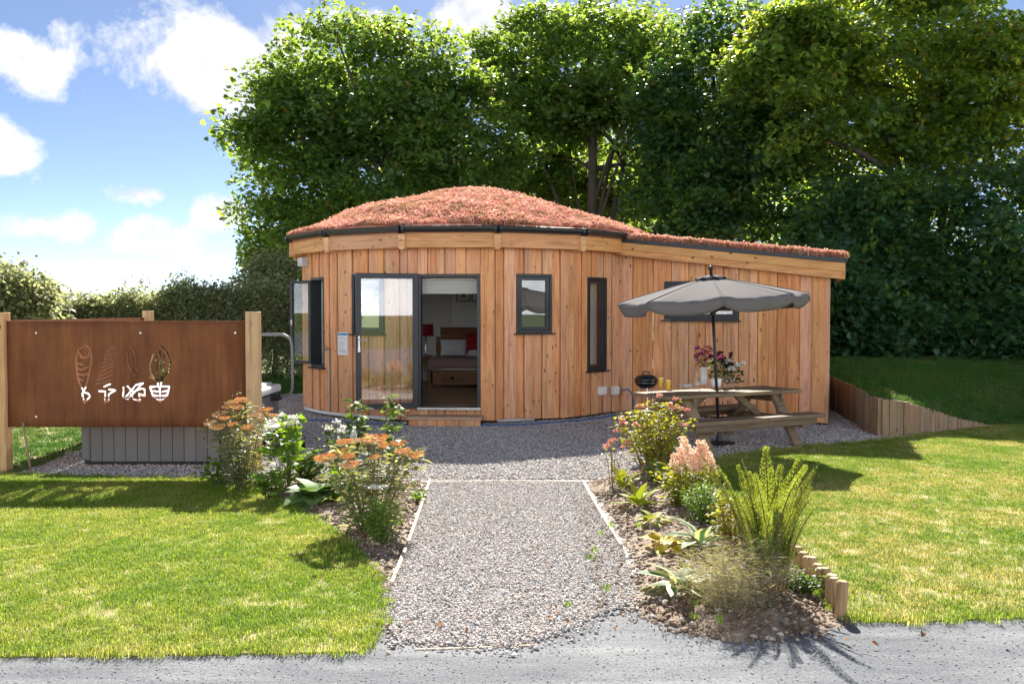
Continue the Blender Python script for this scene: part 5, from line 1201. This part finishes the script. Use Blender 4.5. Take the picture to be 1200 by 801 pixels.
for i in range(16):
    o_ = link('plume', PLM[i % 3], None, t_); a_ = random.uniform(0, 6.28); q = .26 * math.sqrt(random.random()); o_.location = (q * math.cos(a_) + .02, q * math.sin(a_) * .7, random.uniform(.3, .42)); o_.rotation_euler = (random.uniform(-.3, .3), random.uniform(-.3, .3), 0); o_.scale = (random.uniform(.7, 1.25),) * 3
shrub('feathery_plant', 'feathery bright green plant between astilbe and big fern', bpos(828, 612), 44, .24, .12, .34, LM['bright'], .06, .009, 30, shape='blade', f0=.1)
shrub('feathery_plant', 'low feathery green plant behind the astilbe', bpos(772, 566), 26, .17, .08, .25, LM['bright'], .06, .009, 24, shape='blade', f0=.1)
shrub('spirea', 'yellow green twiggy shrub leaning into the big fern', bpos(858, 640), 26, .22, .15, .42, LM['lime'], .045, .022, 20, 'shrub', stem=MAT['redstem'])
shrub('ground_cover', 'low green mat of leaves beside the log edging', bpos(938, 690), 40, .17, .03, .10, LM['mid'], .03, .02, 12)
ds = thing('daisy', 'single white daisy beside the astilbe', 'flowers', bpos(834, 592)); MB().tube([(0, 0, -.05), (0, 0, .15)], .003, 5).build('stem', MAT['stem'], ds)
V_, F_ = leaves(np.zeros((12, 3)), np.stack([np.cos(np.arange(12) * .5236), np.sin(np.arange(12) * .5236), np.full(12, .15)], 1), np.tile([0, 0, 1.], (12, 1)), .05, .02, 'oval', .1, .1); o_ = link('petals', npmesh('petals', V_, F_), FM['white'], ds); o_.location = (0, 0, .15); o_.rotation_euler = (R(35), 0, 0)
# fennel
fe = thing('fennel', 'wispy grey green fennel spilling towards the track', 'plant', bpos(856, 712)); tips = tipset(60, .36, .08, .40); stems_of(fe, tips, LM['fennel'], .003, .001)
P_, D_ = along(tips, 110, .1, 1.05, .25, .04); N = len(P_); leafpart(fe, P_, D_, rdirs(N), .06, .0026, LM['fennel'], 'blade', .1, .2)
# fern: one frond per piece
def frond(seed, L_=.95):
    r = np.random.default_rng(seed); n = 30; pts = []; b = []
    u = np.linspace(0, 1, 24); bend = .06 + .2 * r.uniform(); X_ = bend * u ** 3 * L_; Z_ = L_ * (u - .06 * u ** 3)
    rach = np.stack([X_, .02 * np.sin(u * 3 + seed), Z_], 1); parts = []
    for k in range(25):
        f = .2 + .8 * k / 25; i = min(22, int(f * 23)); q = f * 23 - i; p = rach[i] * (1 - q) + rach[i + 1] * q; ln = r.uniform(.65, 1.15) * .088 * math.sin(math.pi * min(1, (f - .1) / .95)) ** .8 * 1.45 * (1 - .78 * f) + .008
        for sg in (-1, 1):
            d0 = np.array([.15 + r.normal(0, .15), sg, .45 + r.normal(0, .12)]); d0 /= np.linalg.norm(d0); m_ = max(3, int(ln / .013)); s_ = (np.arange(m_) + .5) / m_
            base_ = p + d0 * (s_ * ln)[:, None]; nd = np.cross(d0, [1, 0, 0]); sz = .021 * (1 - s_ * .7) + .006
            for s2 in (-1, 1): parts.append(leaves(base_, np.tile(d0 * .5 + s2 * nd, (m_, 1)) + r.normal(0, .12, (m_, 3)), np.tile([1., 0, .4], (m_, 1)), sz, sz * .5, 'lance', .2, .3))
    V1, F1 = joinnp(parts); tb_ = MB().tube([tuple(x) for x in rach], list(np.linspace(.009, .002, 24)), 5, False); V2, F2 = np.array(tb_.v), np.array(tb_.f)
    V, Fc_ = joinnp([(V1, F1), (V2, F2)]); me = npmesh('frond', V, Fc_); me.materials.append(LM['fern']); me.materials.append(MAT['redstem'])
    mi = np.zeros(len(Fc_), np.int32); mi[len(F1):] = 1; me.polygons.foreach_set('material_index', mi); return me
FRD = [frond(k) for k in range(6)]
fn = thing('fern', 'tall upright fern with brown stalks beside the log edging', 'fern', bpos(900, 694))
for i in range(34):
    o_ = link('frond', FRD[i % 6], None, fn); a_ = i * 2.399; f = i / 34; r_ = .11 * math.sqrt(f); o_.location = (r_ * math.cos(a_), r_ * math.sin(a_) * .7, -.02)
    o_.rotation_euler = (0, .02 + .17 * f + random.uniform(-.07, .07), a_ + random.uniform(-.4, .4)); o_.scale = (random.uniform(.72, 1.05),) * 3

# fallen leaves and straw
n = 60; P = np.concatenate([sample(pxpoly([(990, 735), (1200, 730), (1200, 790), (990, 790)]), 5), sample(LAWN_R, .5), sample(pxpoly([(450, 700), (720, 690), (760, 760), (450, 765)]), 9)]); P = vis(P); P[:, 2] = .03
V_, F_ = leaves([(-.02, 0, 0)], [(1, 0, .1)], [(0, 0, 1)], .05, .035, 'broad', .5, .3); DL = [proto('dry_leaf', npmesh('dry_leaf', V_, F_), MAT['dryleaf'])]
rot = np.stack([RNG.normal(0, .4, len(P)), RNG.normal(0, .4, len(P)), RNG.uniform(0, 6, len(P))], 1); scatter('fallen_leaves', P, rot, RNG.uniform(.5, 1, len(P)), DL)

P = np.concatenate([sample(BED_L, 12), sample(BED_R, 12)]); P[:, 2] = .085
LIT = [proto('dry_leaf', npmesh('dry_leaf', *leaves([(-.02, 0, 0)], [(1, 0, .2)], [(0, 0, 1)], .035, w_, 'lance', .5, .5)), MAT['dryleaf']) for w_ in (.004, .02, .012)]
scatter('bed_litter', P, np.stack([RNG.normal(0, .5, len(P)), RNG.normal(0, .5, len(P)), RNG.uniform(0, 6, len(P))], 1), RNG.uniform(.5, 1.6, len(P)), LIT)
P = np.concatenate([sample(BED_L, 3), sample(BED_R, 4), sample(pxpoly([(690, 580), (735, 650), (745, 715), (650, 740), (690, 660)]), 5)]); P[:, 2] = .07; grow('weeds', P, tufts(LM['bright'], .02, .06, .008, 14, .035))
# ================================================================== TREES AND HEDGES
def syc_leaf():
    """five-lobed outline, slightly cupped"""
    out = []
    for ang, r_ in ((-90, .12), (-52, .40), (-28, .30), (-5, .55), (22, .33), (48, .52), (68, .36), (90, .62)):
        out.append((ang, r_))
    pts = [(r_ * math.cos(R(a_)), r_ * math.sin(R(a_)) + .12) for a_, r_ in out]; pts = pts + [(-x, y) for x, y in pts[-2:0:-1]]
    V_ = np.array([(0, .1, 0.03)] + [(x, y, -.22 * (x * x + .5 * y * y)) for x, y in pts]); n_ = len(pts)
    return V_, np.array([(0, 1 + i, 1 + (i + 1) % n_) for i in range(n_)])
def frames(d, up):
    d = d / np.linalg.norm(d, axis=1, keepdims=True); s_ = np.cross(d, up); s_ /= np.linalg.norm(s_, axis=1, keepdims=True) + 1e-9; return s_, d, np.cross(s_, d)
def spray(seed, tmpl, n, size, leafsz, flat=.25):
    """a twig end: leaves fanned in a drooping, roughly level layer"""
    r = np.random.default_rng(seed); TV, TF = tmpl
    a_ = r.uniform(0, 6.28, n); q = size * np.sqrt(r.uniform(.02, 1, n)); P_ = np.stack([q * np.cos(a_), q * np.sin(a_), r.normal(0, flat * size, n) - .35 * q * q / size], 1)
    b_ = a_ + r.normal(0, .7, n); D_ = np.stack([np.cos(b_), np.sin(b_), r.normal(-.45, .35, n)], 1); U_ = np.stack([r.normal(0, .35, n), r.normal(0, .35, n), np.ones(n)], 1)
    s_, d, u = frames(D_, U_); sz = leafsz * r.uniform(.65, 1.2, n)
    V_ = P_[:, None] + sz[:, None, None] * (TV[None, :, 0:1] * s_[:, None] + TV[None, :, 1:2] * d[:, None] + TV[None, :, 2:3] * u[:, None])
    k = len(TV); Fc_ = (np.arange(n)[:, None, None] * k + TF[None]).reshape(-1, 3); return npmesh('leaf_spray', V_.reshape(-1, 3), Fc_)
SL = syc_leaf()
OVL = (np.array([(0, 0, 0), (-.25, .3, -.03), (-.22, .65, -.08), (0, 1, -.2), (.22, .65, -.08), (.25, .3, -.03), (0, .5, .02)]), np.array([(6, 0, 1), (6, 1, 2), (6, 2, 3), (6, 3, 4), (6, 4, 5), (6, 5, 0)]))
SPRAYS = {k: [proto('leaf_spray', spray(s0 + i, tm, n_, sz, ls, fl), MAT[k]) for i in range(4)] for k, (s0, tm, n_, sz, ls, fl) in
          dict(syc=(1, SL, 25, .46, .165, .17), syc2=(11, SL, 25, .46, .165, .17), darkleaf=(21, SL, 24, .46, .17, .2), hedge=(31, OVL, 34, .24, .085, .5), far=(41, SL, 22, .6, .24, .3)).items()}
def crown_pts(c, rad, nlobe, n, seed, lobe=.29, zmin=None, fill=.12):
    nlobe, n = int(nlobe * 1.7), int(n * .44); rad = (rad[0], rad[1] * .72, rad[2])
    r = np.random.default_rng(seed); c, rad = np.array(c), np.array(rad)
    z_ = r.uniform(-1, 1, nlobe); a_ = r.uniform(0, 6.28, nlobe); q = np.sqrt(1 - z_ ** 2); LC = np.stack([q * np.cos(a_), q * np.sin(a_), z_], 1) * r.uniform(.45, .82, (nlobe, 1))
    LR = lobe * r.uniform(.55, 1.3, nlobe); k = r.integers(0, nlobe, n)
    z_ = r.uniform(-.55, 1, n); a_ = r.uniform(0, 6.28, n); q = np.sqrt(1 - z_ ** 2); d = np.stack([q * np.cos(a_), q * np.sin(a_), z_], 1)
    rr_ = np.where(r.uniform(0, 1, n) < fill, r.uniform(.2, .8, n), r.uniform(.82, 1.08, n)); P_ = c + rad * (LC[k] + d * (LR[k] * rr_)[:, None] * np.array([1.15, 1.15, .75]))
    P_[:, 2] -= .25 * r.uniform(0, 1, n) ** 2
    rot = np.stack([r.normal(.12, .4, n), r.normal(0, .4, n), r.uniform(0, 6.28, n)], 1)
    if zmin is not None: m_ = P_[:, 2] > zmin; P_, rot = P_[m_], rot[m_]
    return P_, rot, c + rad * LC
def tree(name, lab, base, crowns, spr, cat='tree', trunk=.28, lean=(0, 0), limbs=10, group=None, seed=1, scl=(.6, 1.35), zmin=None, trunks=1):
    b = Vector(base); t_ = thing(name, lab, cat, b, 0, group); r = random.Random(seed); allP, allR, lobes = [], [], []
    for i, (c, rad, nl, n_) in enumerate(crowns):
        P_, rot, LC = crown_pts(np.array(c) - np.array(b), rad, nl, n_, seed * 10 + i, zmin=zmin); allP.append(P_); allR.append(rot); lobes += [Vector(x) for x in LC]
    P_, rot = np.concatenate(allP), np.concatenate(allR)
    if trunk:
        c0 = Vector(crowns[0][0]) - b; top = c0 * 1.0 + Vector((0, 0, crowns[0][1][2] * .25))
        for tk in range(trunks):
            ox = (tk - (trunks - 1) / 2) * .7; q = [Vector((ox * .4, 0, -.3)), Vector((ox * .6, 0, .1)), Vector((ox, .05, top.z * .35)) + Vector((top.x * .15 + r.uniform(-.15, .15), 0, 0)), Vector((ox * 1.6 + top.x * .45, r.uniform(-.2, .2), top.z * .65)), Vector((ox * 2 + top.x, top.y, top.z))]
            pts = smooth_path(q, 5); n_ = len(pts); MB().tube(pts, [trunk * (1.25 if i < 3 else 1) * (1 - .8 * i / n_) for i in range(n_)], 10).build('trunk', MAT['bark'], t_, smooth=True)
            for i in range(limbs):
                s_ = pts[r.randint(int(n_ * .3), int(n_ * .85))]; e = r.choice(lobes); m_ = s_.lerp(e, .5) + Vector((r.uniform(-.2, .2), r.uniform(-.2, .2), .35)); lr = trunk * r.uniform(.18, .38)
                MB().tube(smooth_path([s_, m_, e], 4), [lr * (1 - .75 * k / 8) for k in range(9)], 6).build('limb', MAT['bark'], t_, smooth=True)
    scatter('crown', P_, rot, RNG.uniform(*scl, len(P_)), [p for k in spr.split('+') for p in SPRAYS[k]], t_)
    return t_
def at_d(px, py, Y): p = atY(px, py, Y); return (p.x, p.y, p.z)
def g0(px, Y, z=0): p = atY(px, 400, Y); return (p.x, Y, z)
GT = 'tall broadleaf trees behind the cabin'
Y = 31
tree('sycamore_tree', 'wide sycamore rising left behind the round roof, nearest open sky', g0(470, Y),
     [(at_d(440, 120, Y), (3.7, 3.6, 3.3), 26, 3000), (at_d(350, 185, Y), (2.6, 3, 2.9), 16, 1500), (at_d(530, 170, Y), (2.8, 3.2, 3.4), 16, 1500), (at_d(345, 275, Y), (2.1, 2.4, 1.5), 9, 700), (at_d(470, 265, Y - 1), (3.6, 2.6, 2.2), 12, 1300)], 'syc', trunk=.3, group=GT, seed=3, limbs=16)
Y = 33
tree('sycamore_tree', 'sycamore with visible dark trunk directly behind the cabin roof peak', g0(697, Y),
     [(at_d(690, 70, Y), (4.2, 3.8, 3.6), 26, 3000), (at_d(640, 150, Y + 1), (2.4, 2.6, 1.9), 10, 800), (at_d(628, 212, Y + 2), (2.2, 2.2, 1.5), 9, 700), (at_d(752, 218, Y + 2), (2.0, 2.2, 1.5), 9, 700), (at_d(585, 100, Y + 1), (1.8, 2, 2.2), 8, 600), (at_d(697, 215, Y + 3), (1.8, 1.6, 1.2), 7, 450), (at_d(770, 150, Y), (2.2, 3, 2.8), 12, 1000)], 'syc', trunk=.34, group=GT, seed=4, limbs=18)
Y = 29
tree('sycamore_tree', 'dark sycamore behind the straight wing and parasol', g0(850, Y, .9),
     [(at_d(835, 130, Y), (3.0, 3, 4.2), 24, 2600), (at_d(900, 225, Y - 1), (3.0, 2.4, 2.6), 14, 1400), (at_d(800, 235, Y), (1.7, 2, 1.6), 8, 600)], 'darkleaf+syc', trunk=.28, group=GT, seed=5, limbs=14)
Y = 27
tree('sycamore_tree', 'large sycamore, leaves tinted yellow for sun glow, overhanging the grass bank at frame edge', g0(1080, Y, .9),
     [(at_d(1060, 70, Y), (4.6, 3.4, 3.6), 30, 3200), (at_d(960, 90, Y - 1.5), (2.4, 2, 2.6), 14, 1300), (at_d(1190, 120, Y - 1), (3.4, 3, 3.6), 20, 1900)], 'syc+syc2', trunk=.34, group=GT, seed=6, limbs=18)
Y = 25
tree('sycamore_tree', 'low spreading dark sycamore boughs above the shaded bank', g0(1120, Y + 1, .9),
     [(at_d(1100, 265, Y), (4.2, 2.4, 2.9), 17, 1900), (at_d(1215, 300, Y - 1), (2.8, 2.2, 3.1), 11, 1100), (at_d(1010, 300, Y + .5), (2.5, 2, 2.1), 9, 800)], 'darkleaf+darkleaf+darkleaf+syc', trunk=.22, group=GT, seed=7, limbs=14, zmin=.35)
Y = 23.3
for (px, py, rx, rz, lab, sd) in ((940, 350, 2.2, 1.4, 'dark evergreen shrub in the shade behind the wing corner', 21), (1050, 388, 2.1, .85, 'dark evergreen shrub at the back of the shaded bank', 22), (1170, 392, 2.3, .9, 'dark evergreen shrub on the bank near frame edge', 23)):
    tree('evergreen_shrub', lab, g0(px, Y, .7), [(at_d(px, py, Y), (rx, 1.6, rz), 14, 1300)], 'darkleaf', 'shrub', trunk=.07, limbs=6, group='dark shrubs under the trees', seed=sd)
# hedge beyond the hot tub
hd_ = thing('hedge', 'long rambling mixed hedge behind rusty screen and tub', 'hedge', (-9.5, 26, 0)); PP = []
r = np.random.default_rng(5)
n = 7000; x_ = r.uniform(-12.5, 5.0, n); top = 2.3 + .22 * np.clip((x_ + 1) / 4, -.4, 2.6) + .22 * np.sin(x_ * 2.1) * np.sin(x_ * .9 + 1) + .12 * np.sin(x_ * 5.3)
zf = r.uniform(0, 1, n) ** .55; z_ = top * zf + np.where(r.uniform(0, 1, n) < .05, r.uniform(0, .4, n), 0); yy = np.where(r.uniform(0, 1, n) < .6, -1, 1) * (.85 - .5 * zf ** 3) * r.uniform(.6, 1.1, n)
PP = np.stack([x_, yy, z_], 1); rot = np.stack([r.normal(0, .5, n), r.normal(0, .5, n), r.uniform(0, 6.28, n)], 1); scatter('foliage', PP, rot, r.uniform(.7, 1.5, n), SPRAYS['hedge'], hd_)
hs_ = MB()
for i in range(40): xx = -12.3 + i * .42; hs_.tube([(xx, 0, -.2), (xx + random.uniform(-.3, .3), random.uniform(-.3, .3), 1.5)], [.04, .015], 5)
o_ = hs_.build('stems', MAT['bark'], hd_); o_['kind'] = 'stuff'
tree('bushy_tree', 'bushy light green tree at the far end of hedge', g0(-5, 23), [(at_d(-8, 352, 23), (1.35, 1.3, 1.3), 16, 1300), (at_d(-75, 330, 23.5), (1.6, 1.6, 1.6), 12, 900)], 'hedge', trunk=.12, limbs=8, seed=9, scl=(1.2, 2.2))
tree('bushy_tree', 'pale green young tree between hedge and big sycamore', g0(322, 28), [(at_d(322, 345, 28), (1.3, 1.2, 1.5), 12, 700)], 'hedge', trunk=.1, limbs=6, seed=10, scl=(1.1, 2.0))
# sunlit scrub far beyond the trunks
for (px, py, Y, rx, rz, lab, sd) in ((640, 225, 47, 5.5, 3.4, 'sunlit scrub far behind the trunk over the roof peak', 31), (760, 225, 49, 5.5, 3.4, 'sunlit scrub far behind the trees over the wing', 32), (540, 245, 50, 5, 3.0, 'sunlit scrub far behind the wide sycamore', 33), (960, 250, 52, 8, 3.4, 'sunlit scrub far behind the parasol side trees', 34)):
    tree('scrub', lab, g0(px, Y), [(at_d(px, py, Y), (rx, 2.2, rz), 18, 2200), (at_d(px, 330, Y), (rx, 2.2, 2.2), 12, 1400)], 'far', 'shrub', trunk=0, group='sunlit scrub beyond the trees', seed=sd)

# ================================================================== what the setting and the loose stuff are called
for old, new, lab, cat in (('ground', 'ground', 'rough green field running out behind everything', 'ground'), ('track', 'track', 'dusty grey compacted track along the bottom edge', 'track'),
    ('yard', 'gravel_yard', 'grey gravel yard around the foot of the cabin', 'yard'), ('lawn_left', 'lawn', 'turf soil of the lawn before the rusty screen', 'lawn'),
    ('lawn_right', 'lawn', 'turf soil of the lawn beside the log edging', 'lawn'), ('lawn_side', 'lawn', 'turf soil of the lawn behind the hot tub', 'lawn'),
    ('path', 'gravel_path', 'straight gravel path leading to the cabin yard', 'path'), ('grass_left', 'grass', 'mown green grass in front of the rusty screen', 'grass'),
    ('grass_right', 'grass', 'mown grass with straw patches beside log edging', 'grass'), ('grass_side', 'grass', 'lush grass beyond the hot tub and screen', 'grass'),
    ('grass_edges', 'grass', 'longer grass fringe along both lawn edges', 'grass'), ('grass_on_bank', 'grass', 'shaded dark grass on the bank above retaining wall', 'grass'),
    ('path_gravel', 'gravel', 'pale mixed chippings covering the straight path', 'gravel'), ('stray_gravel', 'gravel', 'loose chippings strayed from path onto the track', 'gravel'),
    ('yard_gravel', 'gravel', 'shaded chippings of the yard around the cabin', 'gravel'), ('track_stones', 'gravel', 'small grit scattered over the dusty track', 'gravel'),
    ('soil_left', 'soil_bed', 'brown soil of the flower bed beside the screen', 'flower bed'), ('soil_right', 'soil_bed', 'brown soil of the flower bed below picnic table', 'flower bed'),
    ('soil_left_crumbs', 'soil', 'soil crumbs in the flower bed beside the screen', 'soil'), ('soil_right_crumbs', 'soil', 'soil crumbs in the flower bed below picnic table', 'soil'),
    ('soil_left_strays', 'soil', 'crumbs spilled around the bed beside the screen', 'soil'), ('soil_right_strays', 'soil', 'crumbs spilled around the bed below picnic table', 'soil'),
    ('spilt_soil', 'soil', 'soil spilled over the path edge near yellow hosta', 'soil'), ('grass_bank', 'grass_bank', 'raised bank of earth behind the retaining timbers', 'bank'),
    ('woodland_floor', 'woodland_floor', 'bare leafy ground under the tall trees', 'woodland floor'), ('woodland_bank', 'woodland_bank', 'raised leafy ground behind the grass bank', 'woodland floor'),
    ('fallen_leaves', 'fallen_leaves', 'brown fallen leaves on track, path and lawn', 'leaves'), ('bed_litter', 'plant_litter', 'dry leaf bits lying on the bed soil', 'litter'),
    ('weeds', 'weeds', 'small green weeds in beds and path edge', 'weeds')):
    o_ = bpy.data.objects.get(old)
    if o_: tag(o_, lab, cat); o_.name = new
